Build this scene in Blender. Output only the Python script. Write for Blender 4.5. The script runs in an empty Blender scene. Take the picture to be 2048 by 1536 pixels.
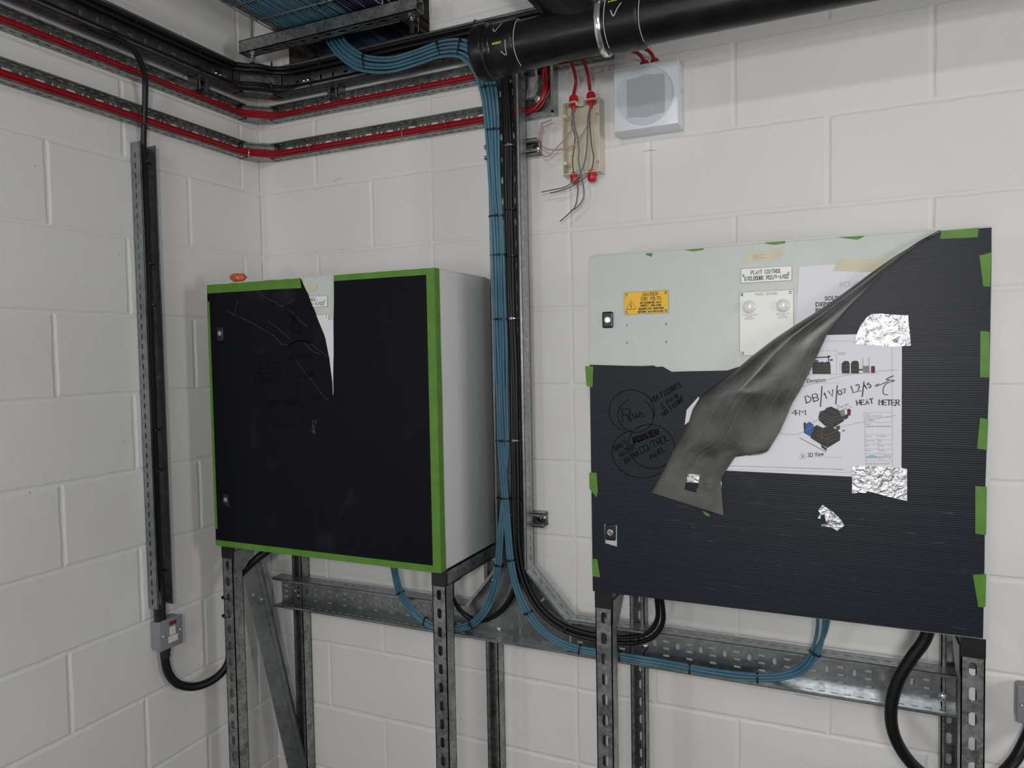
import bpy, bmesh, math, random
from mathutils import Matrix, Vector
random.seed(7)
SC = bpy.context.scene
COL = SC.collection
PI = math.pi

# ---------------------------------------------------------------- camera
cam_d = bpy.data.cameras.new('camera'); cam = bpy.data.objects.new('camera', cam_d); COL.objects.link(cam)
cam_d.sensor_fit = 'HORIZONTAL'; cam_d.sensor_width = 36.0; cam_d.lens = 1450.335 / 2048 * 36.0
cam_d.clip_start = 0.02
cam.matrix_world = Matrix(((0.910187790, -0.000362268, 0.414195674, 1.87247),
                           (0.413787562, 0.0451846385, -0.909251452, -1.99157),
                           (-0.0183858887, 0.998978587, 0.0412764085, 1.66973),
                           (0, 0, 0, 1)))
SC.camera = cam
# ---------------------------------------------------------------- world, exposure
SC.view_settings.view_transform = 'Standard'; SC.view_settings.look = 'None'
SC.view_settings.gamma = 1.0; SC.view_settings.use_curve_mapping = False
SC.view_settings.exposure = 0.0
W = bpy.data.worlds.new('world'); SC.world = W; W.use_nodes = True
W.node_tree.nodes['Background'].inputs[0].default_value = (0.9, 0.95, 1.0, 1)
W.node_tree.nodes['Background'].inputs[1].default_value = 0.02
# ---------------------------------------------------------------- lamps of the room, plus added unseen fills
def area(name, loc, target, sx, sy, power, col=(1, 1, 1)):
    l = bpy.data.lights.new(name, 'AREA'); l.shape = 'RECTANGLE'; l.size = sx; l.size_y = sy
    l.energy = power; l.color = col
    o = bpy.data.objects.new(name, l); COL.objects.link(o); o.location = loc
    o.rotation_euler = (Vector(target) - Vector(loc)).to_track_quat('-Z', 'Y').to_euler()
    return o
area('ceiling_batten_light', (1.65, -4.0, 2.9), (1.4, -0.3, 1.3), 1.1, 0.14, 18, (1.0, 0.99, 0.975))
area('behind_camera_light', (2.05, -2.7, 1.9), (1.5, -0.1, 1.4), 0.2, 0.2, 15.5, (1.0, 0.99, 0.975))  # unseen small source behind the camera, inferred from cast shadows; no doorway here
area('right_fill_light', (4.4, -1.4, 1.8), (2.4, 0.0, 1.6), 0.5, 0.9, 22, (1.0, 0.99, 0.98))  # added fill that brightens the right of the back wall; no passage exists
area('low_fill_light', (1.5, -4.6, 1.2), (1.3, 0.0, 1.2), 0.5, 0.5, 16, (1.0, 0.985, 0.97))  # added low fill to balance wall brightness, not a known lamp
area('site_work_light', (0.12, -3.9, 1.70), (1.4, 0.0, 1.7), 0.12, 0.12, 7, (0.97, 0.98, 1.0))

# ---------------------------------------------------------------- materials
def mat(name, col, rough=0.5, metal=0.0, bump=0.0, bscale=200.0, var=0.0, vscale=8.0, spec=0.5, rvar=0.0, stretch=None, bdist=0.001, coat=0.0):
    m = bpy.data.materials.new(name); m.use_nodes = True
    nt = m.node_tree; b = nt.nodes['Principled BSDF']; N = nt.nodes.new; L = nt.links.new
    b.inputs['Base Color'].default_value = (*col, 1); b.inputs['Roughness'].default_value = rough
    b.inputs['Metallic'].default_value = metal; b.inputs['Specular IOR Level'].default_value = spec
    b.inputs['Coat Weight'].default_value = coat
    tc = N('ShaderNodeTexCoord'); src = tc.outputs['Object']
    if stretch:
        mp = N('ShaderNodeMapping'); mp.inputs['Scale'].default_value = stretch
        L(src, mp.inputs['Vector']); src = mp.outputs['Vector']
    if var or rvar:
        n = N('ShaderNodeTexNoise'); n.inputs['Scale'].default_value = vscale; n.inputs['Detail'].default_value = 5
        L(src, n.inputs['Vector'])
        if var:
            r = N('ShaderNodeMapRange'); r.inputs[1].default_value = 0.3; r.inputs[2].default_value = 0.7
            r.inputs[3].default_value = 1 - var; r.inputs[4].default_value = 1 + var
            L(n.outputs['Fac'], r.inputs[0])
            mx = N('ShaderNodeVectorMath'); mx.operation = 'SCALE'; mx.inputs[0].default_value = col
            L(r.outputs[0], mx.inputs['Scale']); L(mx.outputs[0], b.inputs['Base Color'])
        if rvar:
            r2 = N('ShaderNodeMapRange'); r2.inputs[1].default_value = 0.3; r2.inputs[2].default_value = 0.7
            r2.inputs[3].default_value = max(rough - rvar, 0.05); r2.inputs[4].default_value = rough + rvar
            L(n.outputs['Fac'], r2.inputs[0]); L(r2.outputs[0], b.inputs['Roughness'])
    if bump:
        n2 = N('ShaderNodeTexNoise'); n2.inputs['Scale'].default_value = bscale; n2.inputs['Detail'].default_value = 3
        L(src, n2.inputs['Vector'])
        bp = N('ShaderNodeBump'); bp.inputs['Strength'].default_value = bump; bp.inputs['Distance'].default_value = bdist
        L(n2.outputs['Fac'], bp.inputs['Height']); L(bp.outputs[0], b.inputs['Normal'])
    return m

def wall_paint():
    m = mat('white_painted_block', (0.78, 0.77, 0.75), 0.62, 0, 0.0)
    nt = m.node_tree; b = nt.nodes['Principled BSDF']; N = nt.nodes.new; L = nt.links.new
    tc = N('ShaderNodeTexCoord')
    n1 = N('ShaderNodeTexNoise'); n1.inputs['Scale'].default_value = 2.2; n1.inputs['Detail'].default_value = 4
    n2 = N('ShaderNodeTexNoise'); n2.inputs['Scale'].default_value = 170; n2.inputs['Detail'].default_value = 4
    n3 = N('ShaderNodeTexNoise'); n3.inputs['Scale'].default_value = 30; n3.inputs['Detail'].default_value = 2
    vo = N('ShaderNodeTexVoronoi'); vo.inputs['Scale'].default_value = 9
    for n in (n1, n2, n3, vo): L(tc.outputs['Object'], n.inputs['Vector'])
    cr = N('ShaderNodeValToRGB'); cr.color_ramp.elements[0].position = 0.3; cr.color_ramp.elements[1].position = 0.7
    cr.color_ramp.elements[0].color = (0.73, 0.722, 0.72, 1); cr.color_ramp.elements[1].color = (0.79, 0.785, 0.765, 1)
    L(n1.outputs['Fac'], cr.inputs[0])
    pit = N('ShaderNodeMapRange'); pit.inputs[1].default_value = 0.012; pit.inputs[2].default_value = 0.03
    pit.inputs[3].default_value = 0.55; pit.inputs[4].default_value = 1.0
    L(vo.outputs['Distance'], pit.inputs[0])
    mx = N('ShaderNodeVectorMath'); mx.operation = 'SCALE'; L(cr.outputs[0], mx.inputs[0]); L(pit.outputs[0], mx.inputs['Scale'])
    L(mx.outputs[0], b.inputs['Base Color'])
    ad = N('ShaderNodeMath'); ad.operation = 'ADD'; L(n2.outputs['Fac'], ad.inputs[0]); L(n3.outputs['Fac'], ad.inputs[1])
    bp = N('ShaderNodeBump'); bp.inputs['Strength'].default_value = 0.35; bp.inputs['Distance'].default_value = 0.0016
    L(ad.outputs[0], bp.inputs['Height']); L(bp.outputs[0], b.inputs['Normal'])
    return m

def fluted(name, col, axis, period=0.0045, rough=0.42, spec=0.25):
    """twin-wall plastic sheet: fine flutes along one direction, scuffs"""
    m = mat(name, col, rough, 0, 0, spec=spec)
    nt = m.node_tree; b = nt.nodes['Principled BSDF']; N = nt.nodes.new; L = nt.links.new
    tc = N('ShaderNodeTexCoord'); sep = N('ShaderNodeSeparateXYZ'); L(tc.outputs['Object'], sep.inputs[0])
    mu = N('ShaderNodeMath'); mu.operation = 'MULTIPLY'; mu.inputs[1].default_value = 2 * PI / period
    L(sep.outputs[axis], mu.inputs[0]); si = N('ShaderNodeMath'); si.operation = 'SINE'; L(mu.outputs[0], si.inputs[0])
    mp = N('ShaderNodeMapping'); sc = [1.2, 1.2, 1.2]; sc[axis] = 46.0; mp.inputs['Scale'].default_value = sc
    L(tc.outputs['Object'], mp.inputs['Vector'])
    st = N('ShaderNodeTexNoise'); st.inputs['Scale'].default_value = 1.6; st.inputs['Detail'].default_value = 4
    L(mp.outputs[0], st.inputs['Vector'])
    n = N('ShaderNodeTexNoise'); n.inputs['Scale'].default_value = 9; n.inputs['Detail'].default_value = 6
    L(tc.outputs['Object'], n.inputs['Vector'])
    a = N('ShaderNodeMath'); a.operation = 'MULTIPLY_ADD'; a.inputs[1].default_value = 6.0
    L(st.outputs['Fac'], a.inputs[0]); L(si.outputs[0], a.inputs[2])
    bp = N('ShaderNodeBump'); bp.inputs['Strength'].default_value = 0.22; bp.inputs['Distance'].default_value = 0.0004
    L(a.outputs[0], bp.inputs['Height']); L(bp.outputs[0], b.inputs['Normal'])
    cr = N('ShaderNodeValToRGB'); cr.color_ramp.elements[0].position = 0.62; cr.color_ramp.elements[1].position = 0.82
    cr.color_ramp.elements[0].color = (*col, 1); cr.color_ramp.elements[1].color = tuple(c * 1.9 + 0.01 for c in col) + (1,)
    L(n.outputs['Fac'], cr.inputs[0]); L(cr.outputs[0], b.inputs['Base Color'])
    return m

def foil_mat():
    m = mat('crinkled_foil', (0.62, 0.63, 0.65), 0.38, 1.0)
    nt = m.node_tree; b = nt.nodes['Principled BSDF']; N = nt.nodes.new; L = nt.links.new
    tc = N('ShaderNodeTexCoord'); n = N('ShaderNodeTexNoise'); n.inputs['Scale'].default_value = 60; n.inputs['Detail'].default_value = 4
    n.inputs['Distortion'].default_value = 1.2
    L(tc.outputs['Object'], n.inputs['Vector'])
    bp = N('ShaderNodeBump'); bp.inputs['Strength'].default_value = 1.0; bp.inputs['Distance'].default_value = 0.0045
    L(n.outputs['Fac'], bp.inputs['Height']); L(bp.outputs[0], b.inputs['Normal'])
    return m

def galv(name, lo, hi, rough=0.42, scale=60, metal=0.85):
    """hot dip galvanised steel, spangled"""
    m = mat(name, lo, rough, metal)
    nt = m.node_tree; b = nt.nodes['Principled BSDF']; N = nt.nodes.new; L = nt.links.new
    tc = N('ShaderNodeTexCoord')
    v = N('ShaderNodeTexVoronoi'); v.inputs['Scale'].default_value = scale * 2.2
    n = N('ShaderNodeTexNoise'); n.inputs['Scale'].default_value = scale * 0.35; n.inputs['Detail'].default_value = 5
    L(tc.outputs['Object'], v.inputs['Vector']); L(tc.outputs['Object'], n.inputs['Vector'])
    sp = N('ShaderNodeSeparateColor'); L(v.outputs['Color'], sp.inputs[0])
    a = N('ShaderNodeMath'); a.operation = 'MULTIPLY_ADD'; a.inputs[1].default_value = 0.35
    L(sp.outputs[0], a.inputs[0]); L(n.outputs['Fac'], a.inputs[2])
    cr = N('ShaderNodeValToRGB'); cr.color_ramp.elements[0].position = 0.4; cr.color_ramp.elements[1].position = 0.9
    cr.color_ramp.elements[0].color = (*lo, 1); cr.color_ramp.elements[1].color = (*hi, 1)
    L(a.outputs[0], cr.inputs[0]); L(cr.outputs[0], b.inputs['Base Color'])
    return m

def grille_mat():
    m = mat('speaker_grille', (0.62, 0.64, 0.68), 0.5)
    nt = m.node_tree; b = nt.nodes['Principled BSDF']; N = nt.nodes.new; L = nt.links.new
    tc = N('ShaderNodeTexCoord'); mp = N('ShaderNodeMapping'); mp.inputs['Scale'].default_value = (330, 330, 330)
    mp.inputs['Rotation'].default_value = (0, math.radians(45), 0)
    L(tc.outputs['Object'], mp.inputs['Vector']); sep = N('ShaderNodeSeparateXYZ'); L(mp.outputs[0], sep.inputs[0])
    outs = []
    for ax in (0, 2):
        f = N('ShaderNodeMath'); f.operation = 'FRACT'; L(sep.outputs[ax], f.inputs[0])
        s = N('ShaderNodeMath'); s.operation = 'SUBTRACT'; s.inputs[1].default_value = 0.5; L(f.outputs[0], s.inputs[0])
        p = N('ShaderNodeMath'); p.operation = 'MULTIPLY'; L(s.outputs[0], p.inputs[0]); L(s.outputs[0], p.inputs[1]); outs.append(p)
    ad = N('ShaderNodeMath'); ad.operation = 'ADD'; L(outs[0].outputs[0], ad.inputs[0]); L(outs[1].outputs[0], ad.inputs[1])
    gt = N('ShaderNodeMath'); gt.operation = 'GREATER_THAN'; gt.inputs[1].default_value = 0.085; L(ad.outputs[0], gt.inputs[0])
    mx = N('ShaderNodeMix'); mx.data_type = 'RGBA'; L(gt.outputs[0], mx.inputs[0])
    mx.inputs[6].default_value = (0.06, 0.06, 0.07, 1); mx.inputs[7].default_value = (0.55, 0.57, 0.6, 1)
    L(mx.outputs[2], b.inputs['Base Color'])
    return m

M = dict(
    wall=wall_paint(),
    concrete=mat('raw_concrete', (0.16, 0.135, 0.11), 0.9, 0, 0.8, 60, 0.35, 40, bdist=0.004),
    floor=mat('grey_floor_paint', (0.16, 0.16, 0.165), 0.5, 0, 0.1, 40, 0.15, 3),
    soffit=mat('ceiling_concrete', (0.30, 0.30, 0.29), 0.8, 0, 0.2, 40, 0.1, 3),
    plain=mat('plain_painted_wall', (0.35, 0.35, 0.345), 0.7, 0, 0.1, 90, 0.05, 3),
    galv=galv('galvanised_steel', (0.16, 0.165, 0.165), (0.40, 0.41, 0.40), 0.40, 60, 0.85),
    tray=galv('pregalvanised_sheet', (0.25, 0.265, 0.27), (0.38, 0.40, 0.41), 0.36, 30, 0.95),
    bright=galv('bright_zinc_steel', (0.30, 0.32, 0.33), (0.46, 0.48, 0.49), 0.32, 40, 0.95),
    bolt=mat('zinc_bolt', (0.75, 0.77, 0.8), 0.2, 1.0),
    hammer=mat('grey_powder_coat', (0.58, 0.615, 0.60), 0.38, 0, 0.7, 420, 0.02, 30, bdist=0.0007),
    sideg=mat('white_powder_coat', (0.60, 0.61, 0.61), 0.42, 0, 0.4, 420, 0.02, 30, bdist=0.0005),
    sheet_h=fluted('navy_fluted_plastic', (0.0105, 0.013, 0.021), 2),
    sheet_v_shaded=fluted('navy_fluted_plastic_upright_shaded', (0.0036, 0.0044, 0.0075), 0, spec=0.12),  # same plastic as the right sheet; its weaker light is put into the colour
    flap=mat('scuffed_sheet_back', (0.078, 0.079, 0.077), 0.36, 0, 0.25, 60, 0.4, 14, spec=0.55, rvar=0.12, bdist=0.001),
    green=mat('green_tape', (0.088, 0.228, 0.022), 0.55, 0, 0.3, 130, 0.12, 30),
    mask=mat('masking_tape', (0.62, 0.58, 0.43), 0.6, 0, 0.3, 160, 0.05, 30),
    foil=foil_mat(),
    paper=mat('white_paper', (0.76, 0.76, 0.82), 0.75, 0, 0.25, 14, 0.01, 9, bdist=0.002),
    ink=mat('black_ink', (0.012, 0.012, 0.014), 0.5),
    ink2=mat('black_marker', (0.0015, 0.0015, 0.002), 0.6, spec=0.05),
    crease=mat('pale_crease', (0.26, 0.26, 0.26), 0.6),
    pencil=mat('grey_pencil', (0.32, 0.31, 0.31), 0.8),
    scratch=mat('white_stress_crease', (0.075, 0.078, 0.088), 0.7),
    chalk=mat('white_chalk', (0.55, 0.55, 0.57), 0.9),
    yink=mat('yellow_print', (0.75, 0.68, 0.05), 0.5),
    yellow=mat('yellow_plate', (0.80, 0.47, 0.01), 0.35, 0, 0.05, 30, 0.03, 30),
    plate=mat('white_engraved_plate', (0.80, 0.80, 0.76), 0.4),
    edge=mat('grey_plate_edge', (0.18, 0.19, 0.19), 0.5),
    lens=mat('clear_white_lens', (0.80, 0.78, 0.80), 0.12, 0, 0, coat=1.0),
    black=mat('black_plastic', (0.012, 0.012, 0.013), 0.35, 0, 0, var=0.2, vscale=40),
    tie=mat('black_nylon', (0.008, 0.008, 0.009), 0.4),
    pipe=mat('black_pipe_plastic', (0.0045, 0.0045, 0.005), 0.34, 0, 0.1, 25, 0.35, 18, spec=0.35, rvar=0.1),
    rubber=mat('black_rubber_sheath', (0.005, 0.005, 0.006), 0.42, 0, 0.3, 120, 0.1, 30, spec=0.35),
    blue=mat('blue_cable_sheath', (0.065, 0.175, 0.25), 0.48, 0, 0, var=0.12, vscale=20),
    purple=mat('purple_cable_sheath', (0.028, 0.020, 0.075), 0.5, 0, 0, var=0.15, vscale=20),
    red=mat('red_cable_sheath', (0.30, 0.005, 0.012), 0.4, 0, 0, var=0.1, vscale=20),
    redp=mat('red_gland_plastic', (0.52, 0.008, 0.02), 0.3),
    cream=mat('cream_plastic', (0.66, 0.62, 0.50), 0.4, 0, 0, var=0.04, vscale=20),
    white=mat('white_enamel', (0.74, 0.76, 0.82), 0.3, 0, 0, var=0.01),
    grille=grille_mat(),
    ring=mat('clear_grey_ring', (0.60, 0.63, 0.69), 0.22),
    greyp=mat('grey_enamel_switch', (0.24, 0.25, 0.27), 0.4, 0, 0.2, 200, 0.03, 30),
    rocker=mat('white_rocker', (0.70, 0.70, 0.66), 0.35),
    neon=mat('dark_red_neon', (0.16, 0.004, 0.012), 0.2),
    wgrey=mat('grey_core', (0.16, 0.20, 0.22), 0.5),
    wbrown=mat('brown_core', (0.16, 0.095, 0.095), 0.5),
    wpink=mat('pink_core', (0.42, 0.22, 0.24), 0.5),
    orange=mat('orange_crumpled_plastic', (0.50, 0.10, 0.012), 0.35, 0, 0.4, 60, 0.4, 60),
    dgrey=mat('dark_drawing_grey', (0.03, 0.027, 0.025), 0.6),
    dblue=mat('drawing_blue', (0.03, 0.10, 0.38), 0.6),
    dred=mat('drawing_maroon', (0.12, 0.015, 0.02), 0.6),
    dteal=mat('logo_teal', (0.25, 0.55, 0.58), 0.6),
    lgrey=mat('drawing_light_grey', (0.35, 0.35, 0.36), 0.6),
)

# ---------------------------------------------------------------- object helpers
def tag(o, label=None, cat=None, group=None, kind=None):
    if label: o['label'] = label
    if cat: o['category'] = cat
    if group: o['group'] = group
    if kind: o['kind'] = kind
    return o
def empty(name, loc, label, cat, group=None):
    o = bpy.data.objects.new(name, None); COL.objects.link(o); o.location = loc; o.empty_display_size = 0.05
    return tag(o, label, cat, group)
def obj(name, bm, m, parent=None, smooth=False, norm=True):
    if norm: bmesh.ops.recalc_face_normals(bm, faces=bm.faces)
    me = bpy.data.meshes.new(name); bm.to_mesh(me); bm.free()
    me.materials.append(M[m] if isinstance(m, str) else m)
    if smooth:
        for p in me.polygons: p.use_smooth = True
        try: me.set_sharp_from_angle(angle=math.radians(38))
        except Exception: pass
    o = bpy.data.objects.new(name, me); COL.objects.link(o)
    if parent is not None:
        o.parent = parent
        w = parent.location.copy(); q = parent.parent
        while q: w += q.location; q = q.parent
        o.location = -w + Vector((0, 0, 0))
    return o
BM = bmesh.new
def box(bm, x0, x1, y0, y1, z0, z1, bev=0.0, seg=2):
    vs = [bm.verts.new((x, y, z)) for z in (z0, z1) for y in (y0, y1) for x in (x0, x1)]
    fs = [bm.faces.new([vs[i] for i in f]) for f in ((0, 2, 3, 1), (4, 5, 7, 6), (0, 1, 5, 4), (2, 6, 7, 3), (0, 4, 6, 2), (1, 3, 7, 5))]
    if bev:
        es = {e for f in fs for e in f.edges}
        bmesh.ops.bevel(bm, geom=list(es), offset=bev, segments=seg, affect='EDGES', profile=0.5)
def smoothpath(pts, step=0.012):
    """Catmull-Rom through the points"""
    P = [Vector(p) for p in pts]
    if len(P) < 3:
        return P
    out = []
    Q = [2 * P[0] - P[1]] + P + [2 * P[-1] - P[-2]]
    for i in range(1, len(Q) - 2):
        a, b, c, d = Q[i - 1], Q[i], Q[i + 1], Q[i + 2]
        n = max(2, int((c - b).length / step))
        for k in range(n):
            t = k / n
            out.append(0.5 * ((2 * b) + (c - a) * t + (2 * a - 5 * b + 4 * c - d) * t * t + (3 * b - a - 3 * c + d) * t ** 3))
    out.append(P[-1]); return out
def frames(P, up=Vector((0.13, 0.2, 0.97))):
    T = []
    for i in range(len(P)):
        t = (P[min(i + 1, len(P) - 1)] - P[max(i - 1, 0)])
        T.append(t.normalized() if t.length > 1e-9 else (T[-1] if T else Vector((0, 0, 1))))
    n = up - T[0] * up.dot(T[0])
    if n.length < 1e-3: n = Vector((1, 0, 0)) - T[0] * T[0].x
    n.normalize(); Nn = [n]
    for i in range(1, len(P)):
        n = Nn[-1] - T[i] * Nn[-1].dot(T[i]); n.normalize(); Nn.append(n)
    return T, Nn, [T[i].cross(Nn[i]) for i in range(len(P))]
def tube(bm, pts, r, seg=8, step=0.012, smooth=True, cap=True):
    P = smoothpath(pts, step) if smooth else [Vector(p) for p in pts]
    T, N_, B_ = frames(P)
    rings = []
    for i, p in enumerate(P):
        rr = r(i / (len(P) - 1)) if callable(r) else r
        rings.append([bm.verts.new(p + (N_[i] * math.cos(2 * PI * k / seg) + B_[i] * math.sin(2 * PI * k / seg)) * rr) for k in range(seg)])
    for a, b in zip(rings, rings[1:]):
        for k in range(seg): bm.faces.new((a[k], a[(k + 1) % seg], b[(k + 1) % seg], b[k]))
    if cap: bm.faces.new(rings[0][::-1]); bm.faces.new(rings[-1])
def lathe(bm, p0, axis, prof, seg=24):
    """profile of (distance along axis, radius)"""
    A = Vector(axis).normalized(); u = A.orthogonal().normalized(); v = A.cross(u); p0 = Vector(p0); prev = None
    for h, r in prof:
        ring = [bm.verts.new(p0 + A * h + (u * math.cos(2 * PI * k / seg) + v * math.sin(2 * PI * k / seg)) * max(r, 1e-5)) for k in range(seg)]
        if prev:
            for k in range(seg): bm.faces.new((prev[k], prev[(k + 1) % seg], ring[(k + 1) % seg], ring[k]))
        else: bm.faces.new(ring[::-1])
        prev = ring
    bm.faces.new(prev)
def cyl(bm, p0, p1, r, seg=16):
    p0 = Vector(p0); p1 = Vector(p1); L = (p1 - p0).length
    lathe(bm, p0, p1 - p0, [(0, r), (L, r)], seg)
def stad(cx, cy, L, W_, vert=False, n=5):
    r = W_ / 2; h = L / 2 - r; pts = []
    for k in range(n + 1): a = -PI / 2 + PI * k / n; pts.append((h + r * math.cos(a), r * math.sin(a)))
    for k in range(n + 1): a = PI / 2 + PI * k / n; pts.append((-h + r * math.cos(a), r * math.sin(a)))
    return [(cx - y, cy + x) for x, y in pts] if vert else [(cx + x, cy + y) for x, y in pts]
def plate(bm, outer, holes, f, t=0.0015):
    """flat sheet with real holes, mapped into the world by f(a, b, c)"""
    cu = bpy.data.curves.new('tmp', 'CURVE'); cu.dimensions = '2D'; cu.fill_mode = 'BOTH'; cu.extrude = t / 2
    for poly in [outer] + list(holes):
        s = cu.splines.new('POLY'); s.points.add(len(poly) - 1)
        for i, p in enumerate(poly): s.points[i].co = (p[0], p[1], 0, 1)
        s.use_cyclic_u = True
    ob = bpy.data.objects.new('tmp', cu); me = bpy.data.meshes.new_from_object(ob)
    vs = [bm.verts.new(f(*v.co)) for v in me.vertices]
    for p in me.polygons:
        try: bm.faces.new([vs[i] for i in p.vertices])
        except ValueError: pass
    bpy.data.objects.remove(ob); bpy.data.curves.remove(cu); bpy.data.meshes.remove(me)
def rect(a0, a1, b0, b1): return [(a0, b0), (a1, b0), (a1, b1), (a0, b1)]
def FB(d): return lambda a, b, c: (a, -d - c, b)          # parallel to the back wall
def FL(d): return lambda a, b, c: (d + c, a, b)           # parallel to the left wall

# single-stroke letters on a 4 x 6 grid, for engraving and handwriting
GL = {'A': '00 26 40|12 32', 'B': '00 06 36 45 44 33 03|33 42 41 30 00', 'C': '45 36 16 05 01 10 30 41', 'D': '00 06 26 44 42 20 00',
 'E': '46 06 00 40|03 33', 'F': '46 06 00|03 33', 'G': '45 36 16 05 01 10 30 41 43 23', 'H': '00 06|40 46|03 43', 'I': '20 26',
 'J': '46 41 30 10 01', 'K': '00 06|46 02|13 40', 'L': '06 00 40', 'M': '00 06 23 46 40', 'N': '00 06 40 46', 'O': '10 01 05 16 36 45 41 30 10',
 'P': '00 06 36 45 44 33 03', 'Q': '10 01 05 16 36 45 41 30 10|22 40', 'R': '00 06 36 45 44 33 03|23 40', 'S': '45 36 16 05 04 13 33 42 41 30 10 01',
 'T': '06 46|26 20', 'U': '06 01 10 30 41 46', 'V': '06 20 46', 'W': '06 10 23 30 46', 'X': '00 46|06 40', 'Y': '06 23 46|23 20', 'Z': '06 46 00 40',
 '0': '10 01 05 16 36 45 41 30 10', '1': '14 26 20', '2': '05 16 36 45 44 00 40', '3': '05 16 36 45 44 33 42 41 30 10 01|23 33', '4': '30 36|36 02 42',
 '5': '46 06 04 34 43 41 30 10 01', '6': '45 36 16 05 01 10 30 41 42 33 03', '7': '06 46 10', '8': '13 04 05 16 36 45 44 33 13 02 01 10 30 41 42 33',
 '9': '01 10 30 41 45 36 16 05 04 13 43', '/': '00 46', '-': '03 43', '.': '20 21', '(': '36 24 22 30', ')': '16 24 22 10', ' ': ''}
RC = [0]
def ribbon(bm, pts, w, f, lift=0.0):
    n = len(pts); RC[0] += 1; lift += (RC[0] % 11) * 1.6e-5
    if n < 2: return
    L, R = [], []
    for i, p in enumerate(pts):
        a = pts[max(i - 1, 0)]; b = pts[min(i + 1, n - 1)]
        dx, dy = b[0] - a[0], b[1] - a[1]; l = math.hypot(dx, dy) or 1
        ox, oy = -dy / l * w / 2, dx / l * w / 2
        q = p
        if i == 0: q = (p[0] - dx / l * w * .4, p[1] - dy / l * w * .4)
        if i == n - 1: q = (p[0] + dx / l * w * .4, p[1] + dy / l * w * .4)
        L.append(bm.verts.new(f(q[0] + ox, q[1] + oy, lift))); R.append(bm.verts.new(f(q[0] - ox, q[1] - oy, lift)))
    for i in range(n - 1): bm.faces.new((L[i], L[i + 1], R[i + 1], R[i]))
def strokes(bm, s, p0, p1, h, w, f, slant=0.0, jit=0.0, rnd=False):
    """stroke lettering along a baseline p0 -> p1"""
    dx, dy = p1[0] - p0[0], p1[1] - p0[1]; L = math.hypot(dx, dy); ux, uy = dx / L, dy / L; adv = L / (len(s) - 0.25)
    for i, c in enumerate(s):
        for part in GL.get(c.upper(), '').split('|'):
            pts = []
            for q in part.split():
                a = float(q[0]) / 4 * adv * 0.72 + i * adv + random.uniform(-jit, jit); b = float(q[1]) / 6 * h + random.uniform(-jit, jit); a += slant * b
                pts.append((p0[0] + ux * a - uy * b, p0[1] + uy * a + ux * b))
            if rnd and len(pts) > 2:
                pts = [(v.x, v.y) for v in smoothpath([(x, y, 0) for x, y in pts], h / 12)]
            ribbon(bm, pts, w, f)
def ftext(bm, s, p0, p1, h, f, bold=0.0):
    """printed lettering: built-in sans font fitted between two baseline points"""
    cu = bpy.data.curves.new('tmp', 'FONT'); cu.body = s; cu.size = 1.0; cu.offset = bold; cu.resolution_u = 2
    ob = bpy.data.objects.new('tmp', cu); me = bpy.data.meshes.new_from_object(ob)
    if len(me.vertices):
        x0 = min(v.co.x for v in me.vertices); x1 = max(v.co.x for v in me.vertices)
        dx, dy = p1[0] - p0[0], p1[1] - p0[1]; L = math.hypot(dx, dy); ux, uy = dx / L, dy / L; k = L / (x1 - x0)
        vs = []
        for v in me.vertices:
            a = (v.co.x - x0) * k; b = v.co.y * h / 0.7
            vs.append(bm.verts.new(f(p0[0] + ux * a - uy * b, p0[1] + uy * a + ux * b, 0)))
        for p in me.polygons:
            try: bm.faces.new([vs[i] for i in p.vertices])
            except ValueError: pass
    bpy.data.objects.remove(ob); bpy.data.curves.remove(cu); bpy.data.meshes.remove(me)
def ellipse(c, rx, ry, a0=0, a1=360, rot=0, n=40, jit=0.0):
    out = []; r_ = math.radians(rot)
    for k in range(n + 1):
        a = math.radians(a0 + (a1 - a0) * k / n); x = rx * math.cos(a); y = ry * math.sin(a)
        out.append((c[0] + x * math.cos(r_) - y * math.sin(r_), c[1] + x * math.sin(r_) + y * math.cos(r_)))
    return out
def spl(pts, step=0.004): return [(v.x, v.y) for v in smoothpath([(a, b, 0) for a, b in pts], step)]

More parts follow.
